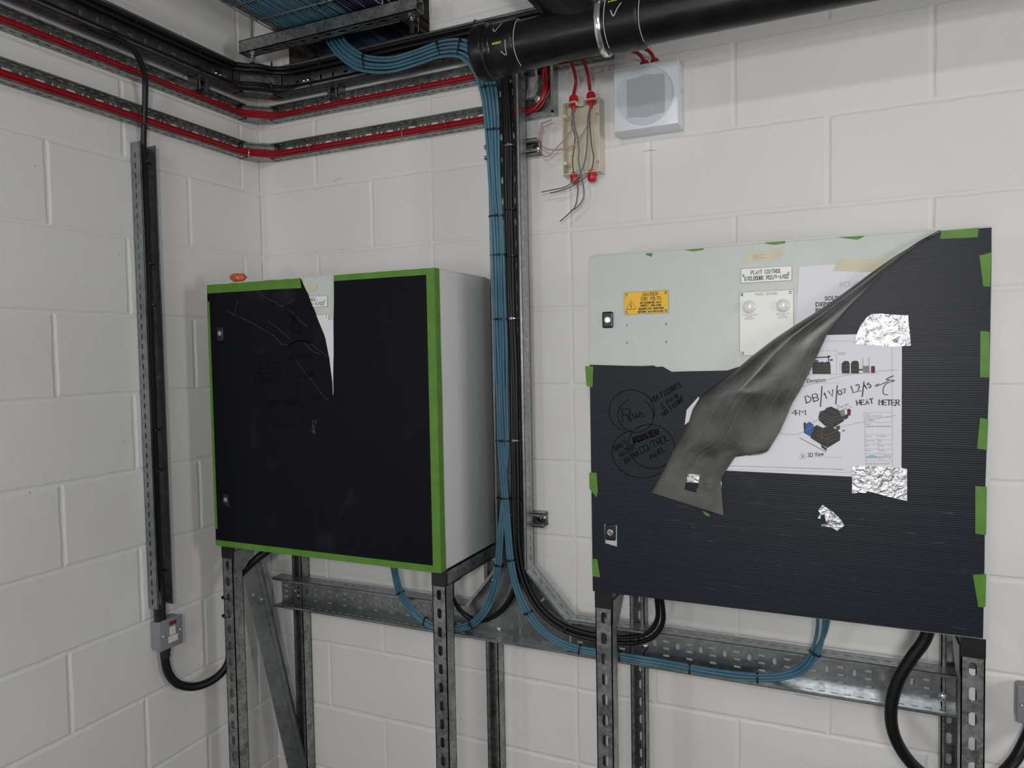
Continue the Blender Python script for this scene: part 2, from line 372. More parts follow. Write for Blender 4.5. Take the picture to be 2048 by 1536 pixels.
# ---------------------------------------------------------------- the room
CH = 3.3
def block_wall(name, f, u0, u1, joints, hole=None, u_breaks=()):
    """painted block wall: each block a bevelled face, joints 3 mm back. f(u, z, out)"""
    bm = BM(); g = 0.0048; rnd = random.Random(5)
    rows = int(math.ceil(CH / 0.225))
    for r in range(rows):
        z0, z1 = r * 0.225, min((r + 1) * 0.225, CH)
        us = sorted(set([u0, u1] + [round(u, 4) for u in joints(r) if u0 + .02 < u < u1 - .02]))
        for a, b in zip(us, us[1:]):
            cells = [(a, b, z0, z1)]
            if hole:
                ha, hb, hz0, hz1 = hole
                if a < hb and b > ha and z0 < hz1 and z1 > hz0:
                    cells = []
                    if a < ha: cells.append((a, ha, z0, z1))
                    if b > hb: cells.append((hb, b, z0, z1))
                    m0, m1 = max(a, ha), min(b, hb)
                    if z0 < hz0: cells.append((m0, m1, z0, hz0))
                    if z1 > hz1: cells.append((m0, m1, hz1, z1))
            for (ca, cb, cz0, cz1) in cells:
                if cb - ca < .004 or cz1 - cz0 < .004: continue
                nu = max(1, int((cb - ca) / 0.03)); nz = max(1, int((cz1 - cz0) / 0.03))
                per = [(ca + (cb - ca) * i / nu, cz0) for i in range(nu)] + [(cb, cz0 + (cz1 - cz0) * i / nz) for i in range(nz)] + \
                      [(cb - (cb - ca) * i / nu, cz1) for i in range(nu)] + [(ca, cz1 - (cz1 - cz0) * i / nz) for i in range(nz)]
                cx, cz = (ca + cb) / 2, (cz0 + cz1) / 2; hu, hz = (cb - ca) / 2, (cz1 - cz0) / 2
                outer = [bm.verts.new(f(u, z, -0.0028)) for u, z in per]
                ins = []; ins2 = []
                bias = rnd.uniform(-0.0016, 0.0016)
                for u, z in per:
                    w = g + rnd.uniform(-0.0012, 0.0012); w2 = w + 0.0035 + rnd.uniform(-0.0008, 0.0012)
                    def pull(u, z, w): return (min(max(u, ca + w), cb - w), min(max(z, cz0 + w + bias), cz1 - w + bias))
                    ins.append(bm.verts.new(f(*pull(u, z, w * .5), -0.0028))); ins2.append(bm.verts.new(f(*pull(u, z, w2), rnd.uniform(-.0003, .0003))))
                n = len(per)
                for A_, B_ in ((outer, ins), (ins, ins2)):
                    for i in range(n): bm.faces.new((A_[i], A_[(i + 1) % n], B_[(i + 1) % n], B_[i]))
                bm.faces.new(ins2)
    return tag(obj(name, bm, 'wall'), kind='structure')
def jb(r):
    o = []
    if r % 2: o += [0.474, 0.924]
    else: o += [0.249]
    o = [x for x in o if x < 0.69] + [0.699, 1.157]
    s = 1.391 if r % 2 else 1.616
    return o + [s + 0.45 * k for k in range(12)]
HOLE = (0.147, 0.705, 2.600, 3.02)
block_wall('wall_back', lambda u, z, c: (u, -c, z), -0.006, 5.2, jb, HOLE)
def jl(r): return [-0.0836 - 0.225 * ((1 if r % 2 else 0) + 2 * k) for k in range(14)]
block_wall('wall_left', lambda u, z, c: (c, u, z), -5.0, 0.006, jl)
bm = BM(); box(bm, HOLE[0] - .1, HOLE[0], 0.003, 0.145, HOLE[2] - .1, HOLE[3] + .1); box(bm, HOLE[1], HOLE[1] + .1, 0.003, 0.145, HOLE[2] - .1, HOLE[3] + .1)
box(bm, HOLE[0], HOLE[1], 0.003, 0.145, HOLE[2] - .1, HOLE[2]); box(bm, HOLE[0], HOLE[1], 0.003, 0.145, HOLE[3], HOLE[3] + .1)
tag(obj('trim_1', bm, 'concrete'), kind='structure')
bm = BM(); box(bm, -0.4, 1.4, 0.9, 0.92, 2.3, 3.3); box(bm, -0.4, 1.4, 0.15, 0.92, 3.28, 3.3)
box(bm, -0.4, 1.4, 0.15, 0.92, 2.3, 2.32); box(bm, -0.42, -0.4, 0.15, 0.92, 2.3, 3.3); box(bm, 1.4, 1.42, 0.15, 0.92, 2.3, 3.3)
tag(obj('wall_beyond', bm, 'concrete'), kind='structure')
for nm, b, m in (('floor', (-.1, 5.3, -5.1, .15, -.1, 0), 'floor'), ('ceiling', (-.1, 5.3, -5.1, .15, CH, CH + .1), 'soffit'),
                 ('wall_right', (5.2, 5.3, -5, .0, 0, CH), 'plain'), ('wall_rear', (-.1, 5.3, -5.1, -5, 0, CH), 'plain')):
    bm = BM(); box(bm, *b); tag(obj(nm, bm, m), kind='structure')
# pencilled figures on the back wall (part of the wall's surface)
bm = BM(); F = FB(0.0008)
a = [(1.2023,2.4424),(1.2962,2.4538)]
strokes(bm, '/ / -4 45', a[0], a[1], 0.016, 0.0011, F, 0.2, 0.002)
for s in (([(1.2008,2.4385),(1.2363,2.4366)]), ([(1.374,2.2196),(1.3935,2.2211),(1.4101,2.2176)]), ([(1.761,0.7691),(1.7877,0.7686),(1.8211,0.7655)]), ([(0.3242,2.2578),(0.3554,2.2674)])):
    ribbon(bm, s, 0.0013, F)
marks = obj('pencil_marks', bm, 'pencil', bpy.data.objects['wall_back']); marks['label'] = 'faint grey pencil figures and scuffs'

# ================================================================ perforated cable trays
P62 = 0.0624
def tray(bm, u0, u1, v0, v1, d0, d1, g, kind='medium', phase=0.0, flange=(1, 1), fslots=(1, 1)):
    """length of tray: perforated base at depth d0, slotted side flanges out to d1, return lips.
    g(u, v, d) maps along / across / out-of-wall to the world"""
    t = 0.0012; holes = []; vc = (v0 + v1) / 2; w = v1 - v0
    if kind == 'wide':
        k = math.ceil((u0 - phase) / P62)
        while phase + k * P62 < u1 - 0.012:
            uc = phase + k * P62
            if uc > u0 + .012:
                for q in (-0.0295, -0.0098, 0.0098, 0.0295): holes.append(stad(uc, vc + q, 0.0185, 0.0062))
            if uc + P62 / 2 < u1 - .01 and uc + P62 / 2 > u0 + .008: holes.append(stad(uc + P62 / 2, vc - .0, 0.0185, 0.0095, True))
            k += 1
    elif kind == 'ladder':                                   # single row: two flat slots, two upright ones
        k = math.ceil((u0 - phase) / 0.0493)
        while phase + k * 0.0493 < u1 - 0.015:
            uc = phase + k * 0.0493
            if uc > u0 + .015: holes.append(stad(uc, vc + 0.002, 0.0175, 0.0072, (k // 2) % 2 == 1))
            k += 1
    else:                                                    # narrow
        k = math.ceil((u0 - phase) / 0.041)
        while phase + k * 0.041 < u1 - 0.015:
            uc = phase + k * 0.041
            if uc > u0 + .015:
                if k % 2: holes.append(stad(uc, vc + 0.0135, 0.026, 0.0060))
                else:
                    holes.append(stad(uc - .008, vc + 0.0125, 0.0125, 0.006, True)); holes.append(stad(uc + .008, vc + .0135, 0.008, 0.0058))
            k += 1
    plate(bm, rect(u0, u1, v0, v1), holes, lambda a, b, c: g(a, b, d0 + t / 2 + c), t)
    fh = []; k = math.ceil(u0 / 0.029); dm = d0 + (d1 - d0) * 0.42
    while k * 0.029 < u1 - 0.01:
        if k * 0.029 > u0 + .01: fh.append(stad(k * 0.029, dm, 0.0165, 0.0052))
        k += 1
    if flange[0]: plate(bm, rect(u0, u1, d0, d1), fh if fslots[0] else [], lambda a, b, c: g(a, v0 + t / 2 + c, b), t)
    if flange[1]: plate(bm, rect(u0, u1, d0, d1), fh if fslots[1] else [], lambda a, b, c: g(a, v1 - t / 2 + c, b), t)
    lh = .0035 if kind == 'narrow' else .0075
    for s, va, vb in ((0, v0, v0 + lh), (1, v1 - lh, v1)):
        if flange[s]:
            prof = [(va, d1 - .0012), (vb, d1 - .0012), (vb, d1), (va, d1)]
            A_ = [bm.verts.new(g(u0, a, b)) for a, b in prof]; B_ = [bm.verts.new(g(u1, a, b)) for a, b in prof]
            for i in range(4): bm.faces.new((A_[i], A_[(i + 1) % 4], B_[(i + 1) % 4], B_[i]))
            bm.faces.new(A_[::-1]); bm.faces.new(B_)
gB = lambda u, v, d: (u, -d, v)         # runs along the back wall
gL = lambda u, v, d: (d, u, v)          # runs along the left wall
gV = lambda u, v, d: (v, -d, u)         # rises on the back wall
gVL = lambda u, v, d: (d, v, u)         # rises on the left wall
def bolt(bm, p, axis, r=0.0075):
    lathe(bm, p, axis, [(0, r * 1.35), (0.0012, r * 1.35), (0.0013, r), (0.003, r * .92), (0.0042, r * .5), (0.0045, 0)], 16)
    u = Vector(axis).orthogonal().normalized() * r * .55; v = Vector(axis).cross(u)
    for s in (u, v):
        c = Vector(p) + Vector(axis).normalized() * 0.0047; cyl(bm, c - s, c + s, 0.0009, 5)

def bolts(par, pts, axis, r=.0075, name='bolt'):
    for p in pts:
        b_ = BM(); bolt(b_, p, axis, r); obj(name, b_, 'bolt', par)

def corner_run(label, group, z0, z1, d0, d1, cw, cl, yl, xr, kind, m, bolt_at, mcorner='galv'):
    """tray that wraps the corner of the room: two straight lengths and a bent corner piece.
    cw, cl: where the chamfer meets the wall side / the lip side of both lengths"""
    root = empty('cable_tray', (cl, -d1, z0), label, 'cable tray', group)
    b = BM(); tray(b, yl, -cl, z0, z1, d0, d1, gL, kind, phase=0.011); obj('tray_length', b, m, root)
    b = BM(); tray(b, cl, xr, z0, z1, d0, d1, gB, kind, phase=0.02); obj('tray_length', b, m, root)
    b = BM(); t = .0012
    def seg(p, q, za, zb):  # upright strip between two plan points
        n = Vector((q[1] - p[1], p[0] - q[0], 0)).normalized() * t
        A_ = [(p[0], p[1]), (q[0], q[1]), (q[0] + n.x, q[1] + n.y), (p[0] + n.x, p[1] + n.y)]
        lo = [b.verts.new((x, y, za)) for x, y in A_]; hi = [b.verts.new((x, y, zb)) for x, y in A_]
        for i in range(4): b.faces.new((lo[i], lo[(i + 1) % 4], hi[(i + 1) % 4], hi[i]))
        b.faces.new(lo[::-1]); b.faces.new(hi)
    wa, wb = (d0, -cw), (cw, -d0); la, lb = (d1, -cl), (cl, -d1)
    L_ = math.hypot(wb[0] - wa[0], wb[1] - wa[1]); ux, uy = (wb[0] - wa[0]) / L_, (wb[1] - wa[1]) / L_
    zc = (z0 + z1) / 2; hs = []
    if L_ > .06: hs = [stad(L_ * q, zc + .009, .018 if kind == 'ladder' else .014, .0065) for q in (.3, .7)]
    plate(b, rect(0, L_, z0, z1), hs, lambda a, h, c: (wa[0] + ux * a - uy * (c + t), wa[1] + uy * a + ux * (c + t), h), t)
    seg((d0, -cl - .004), wa, z0, z1); seg(wb, (cl + .004, -d0), z0, z1)
    for z in (z0 + .0006, z1 - .0006):
        plate(b, [(d0, -cl - .006), wa, wb, (cl + .006, -d0), (cl + .006, -d1), lb, la, (d1, -cl - .006)], [], lambda a, h, c: (a, h, z + c), t)
    lh = .0045 if kind == 'narrow' else .0085
    for za, zb in ((z0, z0 + lh), (z1 - lh, z1)): seg(la, lb, za, zb)
    obj('corner_piece', b, mcorner, root)
    for p, ax in bolt_at: bolts(root, [p], ax, .005)
    return root
ZK0, ZK1 = 2.545, 2.632
corner_run('wide galvanised cable tray round the room corner, loaded with black cables, topmost of three', None, ZK0, ZK1, .041, .086, .12, .15, -1.7, 1.56, 'ladder', 'tray',
           [((.0435, -.205, 2.589), (1, 0, 0)), ((.0435, -.222, 2.589), (1, 0, 0)), ((.245, -.0435, 2.589), (0, -1, 0)), ((.262, -.0435, 2.589), (0, -1, 0))])
ZU0, ZU1 = 2.484, 2.536 - .004
corner_run('narrow galvanised cable tray with red cables, directly under the wide black-cabled tray', 'narrow red-cable trays', 2.482, 2.530, .002, .040, .074, .092, -1.7, 1.295, 'narrow', 'galv', [])
corner_run('narrow galvanised cable tray with red cables, lowest of the three on the corner', 'narrow red-cable trays', 2.352, 2.404, .002, .040, .074, .092, -1.7, 1.058, 'narrow', 'galv',
           [((.055, -.075, 2.358), (.7, -.7, 0))])
# lifting bend that carries the lower red cables up to the upper tray
root = empty('tray_riser_bend', (1.09, -.04, 2.36), 'galvanised riser bend joining the two narrow trays right of the blue bundle', 'cable tray')
b = BM(); outer = [(1.058, 2.352), (1.128, 2.352), (1.128, 2.482), (1.074, 2.482), (1.074, 2.416), (1.062, 2.404), (1.058, 2.404)]
hs = [stad(1.118, 2.375 + k * .03, .014, .006, True) for k in range(4)] + [stad(1.082, 2.425 + k * .03, .012, .006, True) for k in range(2)] + [stad(1.075, 2.366, .014, .006), stad(1.1, 2.366, .014, .006)]
plate(b, outer, hs, lambda a, h, c: (a, -.0026 - c, h), .0012); obj('base', b, 'galv', root)
b = BM()
def edge_strip(b, pts, d0, d1, t=.0012, lip=.007, side=1):
    for p, q in zip(pts, pts[1:]):
        L_ = math.hypot(q[0] - p[0], q[1] - p[1]); ux, uy = (q[0] - p[0]) / L_, (q[1] - p[1]) / L_
        hs = [stad(x, (d0 + d1) / 2, .016, .005) for x in [0.02 + .029 * k for k in range(40)] if x < L_ - .012]
        plate(b, rect(0, L_, d0, d1), hs, lambda a, h, c: (p[0] + ux * a - uy * c, -h, p[1] + uy * a + ux * c), t)
        plate(b, rect(0, L_, 0, lip), [], lambda a, h, c: (p[0] + ux * a - uy * h * side, -d1 - c, p[1] + uy * a + ux * h * side), t)
edge_strip(b, [(1.058, 2.352), (1.128, 2.352), (1.128, 2.482)], .002, .040, side=1)
edge_strip(b, [(1.058, 2.404), (1.062, 2.404), (1.074, 2.416), (1.074, 2.482)], .002, .040, side=-1)
obj('side_flanges', b, 'bright', root)
bolts(root, [(1.066, -.006, 2.41), (1.12, -.006, 2.46)], (0, -1, 0), .005)

# ---- vertical tray, tee and horizontal lengths
VX0, VX1 = .944, 1.044; D0, D1 = .041, .091; HZ0, HZ1 = .815, .915
root = empty('cable_tray', (1.0, -D0, 1.03), 'upright galvanised cable tray carrying blue and black cables between the two cabinets', 'cable tray')
vt = root
b = BM(); tray(b, 1.045, 2.528, VX0, VX1, D0, D1, gV, 'wide', phase=1.0558); obj('tray_length', b, 'bright', root)
root = empty('tray_tee', (1.0, -D0, HZ0), 'galvanised tee piece where the upright tray meets the horizontal one', 'cable tray')
TX0, TX1 = .84, 1.165
b = BM()
hs = [stad(.9, .87, .017, .0065, True), stad(.995, .84, .019, .0065, True), stad(.99, .885, .017, .0065, True), stad(1.155, .845, .03, .0055, True), stad(1.155, .885, .016, .0055, True), stad(1.035, 1.033, .018, .006)]
for (cx, cz, rr, aa) in ((.963, .937, .019, -50), (1.07, .945, .019, 45), (1.09, .975, .019, 45), (.9, .945, .019, 50)):
    q = stad(0, 0, rr, .0065); c_, s_ = math.cos(math.radians(aa)), math.sin(math.radians(aa)); hs.append([(cx + x * c_ - y * s_, cz + x * s_ + y * c_) for x, y in q])
plate(b, [(TX0, HZ0), (TX1, HZ0), (TX1, HZ1), (VX1, 1.045), (VX0, 1.045), (TX0, HZ1)], hs, lambda a, h, c: (a, -D0 - .0018 - c, h), .0012)
obj('base', b, 'tray', root)
b = BM(); edge_strip(b, [(TX0, HZ0 + .001), (TX1, HZ0 + .001)], D0, D1); edge_strip(b, [(TX0, HZ1), (VX0, 1.045)], D0, D1, side=-1); edge_strip(b, [(VX1, 1.045), (TX1, HZ1)], D0, D1, side=-1)
obj('side_flanges', b, 'bright', root)
bolts(root, [(x, -D0 - .002, z) for x, z in ((.905, .985), (.925, .835), (.905, .87), (1.032, 1.01))], (0, -1, 0), .0068)
root = empty('cable_tray', (.45, -D0, HZ0), 'galvanised horizontal cable tray behind the legs of the left cabinet', 'cable tray', 'low horizontal trays')
b = BM(); tray(b, .082, TX0, HZ0, HZ1, D0, D1, gB, 'wide', phase=.1); obj('tray_length', b, 'tray', root)
bolts(root, [(x, -D0 - .002, z) for x, z in ((.155, .845), (.155, .890), (.142, .86))], (0, -1, 0), .0045)
root = empty('cable_tray', (1.6, -D0, HZ0), 'galvanised horizontal cable tray under the right cabinet', 'cable tray', 'low horizontal trays')
b = BM(); tray(b, TX1, 2.118, HZ0, HZ1, D0, D1, gB, 'wide', phase=1.559); obj('tray_length', b, 'bright', root)
bolts(root, [(x, -D0 - .002, z) for x, z in ((1.376, .89), (1.376, .852), (2.09, .84), (2.09, .898), (1.185, .86), (1.185, .895))], (0, -1, 0), .0075)

# ---- strut channel: 41 x 41, open on one side
def strut(bm, p, L, axis, open_dir, slots=True, w=.041, h=.041, t=.0025, pitch=.05, off=.02, sl=.028, sw=.0135):
    """p: centre of the slotted back at the start; axis: unit run; open_dir: unit, from slotted back to open side"""
    A = Vector(axis); O = Vector(open_dir); S = A.cross(O); P0 = Vector(p)
    hs = []
    if slots:
        x = off
        while x < L - .012: hs.append(stad(x, 0, sl, sw, False, 6)); x += pitch
    plate(bm, rect(0, L, -w / 2, w / 2), hs, lambda a, b_, c: P0 + A * a + S * b_ + O * (t / 2 + c), t)
    for s in (-1, 1):
        plate(bm, rect(0, L, 0, h), [], lambda a, b_, c: P0 + A * a + O * b_ + S * s * (w / 2 - t / 2 + c), t)
        plate(bm, rect(0, L, w / 2 - .0095, w / 2), [], lambda a, b_, c: P0 + A * a + S * s * b_ + O * (h - t / 2 + c), t)
        plate(bm, rect(0, L, h - .0075, h), [], lambda a, b_, c: P0 + A * a + O * b_ + S * s * (w / 2 - .0095 + c), t)
def strut_thing(name, label, cat, group, p, L, axis, od, m='galv', bolt_at=(), **k):
    r = empty(name, p, label, cat, group); b = BM(); strut(b, p, L, axis, od, **k); obj('channel', b, m, r)
    for q, ax in bolt_at: bolts(r, [q], ax, .0085)
    return r
strut_thing('strut_bracket', 'short strut bracket behind the upright tray, level with the cream junction box', 'bracket', 'strut brackets on the upright tray', (.907, 0, 2.268), .168, (1, 0, 0), (0, -1, 0), slots=False,
            bolt_at=[((1.06, -.004, 2.268), (0, -1, 0))])
strut_thing('strut_bracket', 'short strut bracket behind the upright tray, beside the right cabinet\'s lower lock', 'bracket', 'strut brackets on the upright tray', (.928, 0, 1.180), .148, (1, 0, 0), (0, -1, 0), slots=False,
            bolt_at=[((1.062, -.004, 1.180), (0, -1, 0)), ((1.052, -.004, 1.178), (0, -1, 0))])
bolts(vt, [(1.031, -.0432, 2.268), (.966, -.0432, 1.183), (1.027, -.0432, 1.178)], (0, -1, 0), .009)
strut_thing('strut_bracket', 'dark strut bracket behind the wide tray on the left wall', 'bracket', 'strut brackets behind the wide tray', (0, -.275, 2.485 + .03), .115, (0, 0, 1), (1, 0, 0), m='galv')
strut_thing('strut_bracket', 'dark strut bracket behind the wide tray on the back wall, left of the blue loop', 'bracket', 'strut brackets behind the wide tray', (.36, 0, 2.485 + .03), .115, (0, 0, 1), (0, -1, 0), m='galv')

# ================================================================ stands of the two cabinets
def stand(label, X0, X1, ztop, rear_bolts=True):
    r = empty('support_stand', ((X0 + X1) / 2, -.2, 0), label, 'stand', 'strut stands under the control cabinets')
    c = .0205; zt = ztop; zl = zt - .041
    for x in (X0 + c, X1 - c):
        b = BM(); strut(b, (x, -.350, 0), zl, (0, 0, 1), (0, 1, 0), off=.0355); obj('leg', b, 'galv', r)       # slotted face to the room
        b = BM(); strut(b, (x, -.002, 0), zt + .74 if x < 1.2 and x > .8 else zt + .02, (0, 0, 1), (0, -1, 0), off=.024, slots=not (.8 < x < 1.2)); obj('leg', b, 'galv', r)
        b = BM(); strut(b, (x, -.348, zt), .304, (0, 1, 0), (0, 0, -1), slots=False); obj('side_rail', b, 'galv', r)
        b = BM(); box(b, x - .0212, x + .0212, -.3525, -.338, zl - .001, zt + .0005, .0015); obj('end_cap', b, 'black', r)
        b = BM(); ix = 1 if x < (X0 + X1) / 2 else -1
        box(b, x - .0205, x + .0205, -.3055, -.3035, zl - .04, zl - .001); box(b, x - .0205, x + .0205, -.3055, -.262, zl - .0035, zl - .001)
        xb = x + ix * .0225; lo, hi = min(xb, xb + ix * .002), max(xb, xb + ix * .002)
        plate(b, [(-.345, zl + .02), (-.262, zl + .02), (-.262, zl), (-.308, zl - .045), (-.345, zl - .045)], [], lambda a, h, cc: ((lo + hi) / 2 + cc, a, h), .002)
        obj('corner_bracket', b, 'tray', r)
        b = BM(); plate(b, rect(x - .019, x + .019, zl - .012, zl + .03), [], lambda a, h, cc: (a, -.0445 - cc, h), .003); obj('rear_cleat', b, 'tray', r)
        bolts(r, [(x - .004, -.0465, zl + .008)], (0, -1, 0), .0095)
    return r
CL = dict(x0=.131, x1=.9225, z0=1.104, z1=1.894); CR = dict(x0=1.3345, x1=2.1295, z0=1.104, z1=1.894)
stand('strut stand on four galvanised legs under the left cabinet', .131, .9215, 1.1005)
stand('strut stand on four galvanised legs under the right cabinet', 1.3335, 2.127, 1.1005)

# ================================================================ control cabinets
def lock(par, x, z, yf):
    b = BM(); box(b, x - .0125, x + .0125, -yf - .004, -yf, z - .0185, z + .0185, .0035, 3); o = obj('lock', b, 'black', par)
    b = BM(); lathe(b, (x, -yf - .004, z), (0, -1, 0), [(0, .0075), (.0012, .0075), (.0014, .0058), (.0004, .0052), (.0004, .0)], 24)
    box(b, x - .0042, x + .0042, -yf - .0058, -yf - .0044, z - .001, z + .001)
    lathe(b, (x, -yf - .0042, z), (0, -1, 0), [(0, .0028), (.0018, .0025), (.0018, 0)], 12); obj('lock_barrel', b, 'bolt', o, smooth=True)
def cabinet(label, C, lz):
    x0, x1, z0, z1 = C['x0'], C['x1'], C['z0'], C['z1']
    r = empty('control_cabinet', ((x0 + x1) / 2, -.2, z0), label, 'cabinet', 'wall-side control cabinets')
    b = BM(); box(b, x0, x1, -.352, -.046, z0, z1, .004); box(b, x0 + .01, x1 - .01, -.366, -.046, z1 - .012, z1 + .004, .001)
    obj('body', b, 'sideg', r, smooth=True)
    b = BM(); box(b, x0, x1, -.370, -.354, z0, z1, .003); obj('door', b, 'hammer', r, smooth=True)
    for z in lz: lock(r, x0 + .046, z, .370)
    return r
def rivets(bm, pts, yf, r=.0032):
    for x, z in pts: lathe(bm, (x, -yf, z), (0, -1, 0), [(0, r), (.0008, r), (.0016, r * .7), (.0019, r * .45), (.0008, r * .35), (.0008, 0)], 14)
def rivet_set(par, pts, yf, r=.0032):
    for p in pts:
        b_ = BM(); rivets(b_, [p], yf, r); obj('rivet', b_, 'bolt', par, smooth=True)
def panel(par, name, x0, x1, z0, z1, m, yf=.3702, rv=True, inset=.004):
    e = BM(); box(e, x0 - .0008, x1 + .0008, -yf - .0009, -yf, z0 - .0008, z1 + .0008); 
    b = BM(); box(b, x0, x1, -yf - .0014, -yf - .0002, z0, z1); o = obj(name, b, m, par); obj('plate_edge', e, 'edge', o)
    return o
left = cabinet('grey steel control cabinet wholly masked by a dark sheet with green tape border', CL, (1.747, 1.246))
right = cabinet('grey steel control cabinet on the right, door bared at top by a folded-back sheet', CR, (1.7445, 1.2495))
F37 = FB(.3720)
def name_plate(par, P4, num):
    (ax, az), (bx, bz), (cx, cz), (dx, dz) = P4
    x0, x1, z1, z0 = (ax + dx) / 2, (bx + cx) / 2, (az + bz) / 2, (cz + dz) / 2
    o = panel(par, 'name_plate', x0, x1, z0, z1, 'plate'); w = x1 - x0; h = z1 - z0
    b = BM(); strokes(b, 'PLANT CONTROL', (x0 + w * .20, z0 + h * .57), (x0 + w * .80, z0 + h * .57), h * .27, h * .038, F37)
    strokes(b, 'ENCLOSURE PCE/V-1/0' + num, (x0 + w * .075, z0 + h * .15), (x0 + w * .935, z0 + h * .15), h * .27, h * .045, F37)
    obj('engraving', b, 'ink', o)
    rivet_set(o, [(x0 + w * .05, z0 + h * .5), (x1 - w * .05, z0 + h * .5)], .3716, .0028)
def status_plate(par, x0, x1, z0, z1, flat=1.0):
    o = panel(par, 'status_plate', x0, x1, z0, z1, 'plate'); w = x1 - x0; h = z1 - z0; sc = w / .103
    b = BM(); strokes(b, 'PANEL STATUS', (x0 + w * .3, z1 - .0075 * sc), (x0 + w * .7, z1 - .0075 * sc), .0042 * sc, .0007, F37)
    for cx, t1 in ((.19, 'FIELD 24VAC'), (.81, 'BMS 24VAC')):
        for k, s in enumerate((t1, 'CCT', 'HEALTHY')):
            ww = .0115 * sc * len(s) / 9 * 1.05; c_ = x0 + w * cx
            strokes(b, s, (c_ - ww, z1 - (.0485 + .0035 * k) * sc), (c_ + ww, z1 - (.0485 + .0035 * k) * sc), .0027 * sc, .00045, F37)
    obj('engraving', b, 'edge', o)
    rivet_set(o, [(x0 + .005, z1 - .005), (x1 - .005, z1 - .005), (x0 + .005, z0 + .005), (x1 - .005, z0 + .005)], .3716)
    for cx in (.185, .815):
        b = BM(); lathe(b, (x0 + w * cx, -.3716, z1 - .0305 * sc), (0, -1, 0), [(0, .0142), (.0025 * flat, .0142), (.003 * flat, .013)], 32); q = obj('lamp_bezel', b, 'lens', o, smooth=True)
        b = BM(); lathe(b, (x0 + w * cx, -.3716 - .0024 * flat, z1 - .0305 * sc), (0, -1, 0), [(0, .0132), (.002 * flat, .0128), (.0045 * flat, .0102), (.006 * flat, .006), (.0065 * flat, 0)], 32); obj('lamp_lens', b, 'lens', q, smooth=True)
name_plate(right, [(1.6766,1.8416),(1.7767,1.8419),(1.7771,1.8127),(1.6764,1.8119)], '3')
sp = [(1.6732,1.7921),(1.7802,1.7923),(1.673,1.6576)]
status_plate(right, sp[0][0], sp[1][0], sp[2][1], (sp[0][1] + sp[1][1]) / 2)
dp = [(1.4202,1.8048),(1.5203,1.8053),(1.5198,1.7554),(1.4201,1.7553)]
x0, x1, z1, z0 = dp[0][0], dp[1][0], (dp[0][1] + dp[1][1]) / 2, (dp[2][1] + dp[3][1]) / 2; w, h = x1 - x0, z1 - z0
o = panel(right, 'danger_plate', x0, x1, z0, z1, 'yellow')
b = BM()
for s, a, c, zz, hh in (('DANGER', .44, .77, .80, .155), ('230 VOLTS', .38, .84, .60, .14), ('DE-ENERGISE MAIN', .37, .85, .455, .075), ('SUPPLY ISOLATOR', .38, .84, .325, .075), ('(BACKPLATE MOUNTED)', .32, .91, .185, .075), ('BEFORE MAINTENANCE', .32, .89, .05, .075)):
    strokes(b, s, (x0 + w * a, z0 + h * zz), (x0 + w * c, z0 + h * zz), h * hh, h * .024, F37)
T3 = [(x0 + w * .045, z0 + h * .23), (x0 + w * .265, z0 + h * .23), (x0 + w * .155, z0 + h * .62), (x0 + w * .045, z0 + h * .23)]; ribbon(b, T3 + [T3[1]], h * .025, F37)
ribbon(b, [(x0 + w * .158, z0 + h * .50), (x0 + w * .138, z0 + h * .37), (x0 + w * .172, z0 + h * .40), (x0 + w * .152, z0 + h * .285)], h * .028, F37)
obj('engraving', b, 'ink', o)
rivet_set(o, [(x0 + .005, z1 - .005), (x1 - .005, z1 - .005), (x0 + .005, z0 + .005), (x1 - .005, z0 + .005)], .3716)
rivet_set(right, [(1.4258,1.7306),(1.5155,1.7307),(1.4256,1.6903),(1.5155,1.6905)], .3700, .0028)
# left door: what shows through the torn slit
name_plate(left, [(0.4028,1.8423),(0.5787,1.8386),(0.5782,1.809),(0.4015,1.8124)], '2')
sp = [(0.3932,1.7884),(0.5812,1.7882),(0.3857,1.6074)]
status_plate(left, sp[0][0], sp[1][0], sp[2][1], (sp[0][1] + sp[1][1]) / 2, .18)

# ================================================================ sheets, tapes, papers
def cut(name, label, cat, pts, d, t, m, group=None, holes=(), jag=0, parent=None):
    """flat piece lying parallel to the back wall, its back at depth d"""
    b = BM(); plate(b, pts, holes, FB(d + t / 2), t); o = obj(name, b, m, parent)
    if label: tag(o, label, cat, group)
    return o
def jagged(p, q, n, amp, seed=1):
    R_ = random.Random(seed); out = []
    for i in range(1, n):
        f_ = i / n; out.append((p[0] + (q[0] - p[0]) * f_ + R_.uniform(-amp, amp), p[1] + (q[1] - p[1]) * f_ + R_.uniform(-amp, amp)))
    return out
SH = .0032
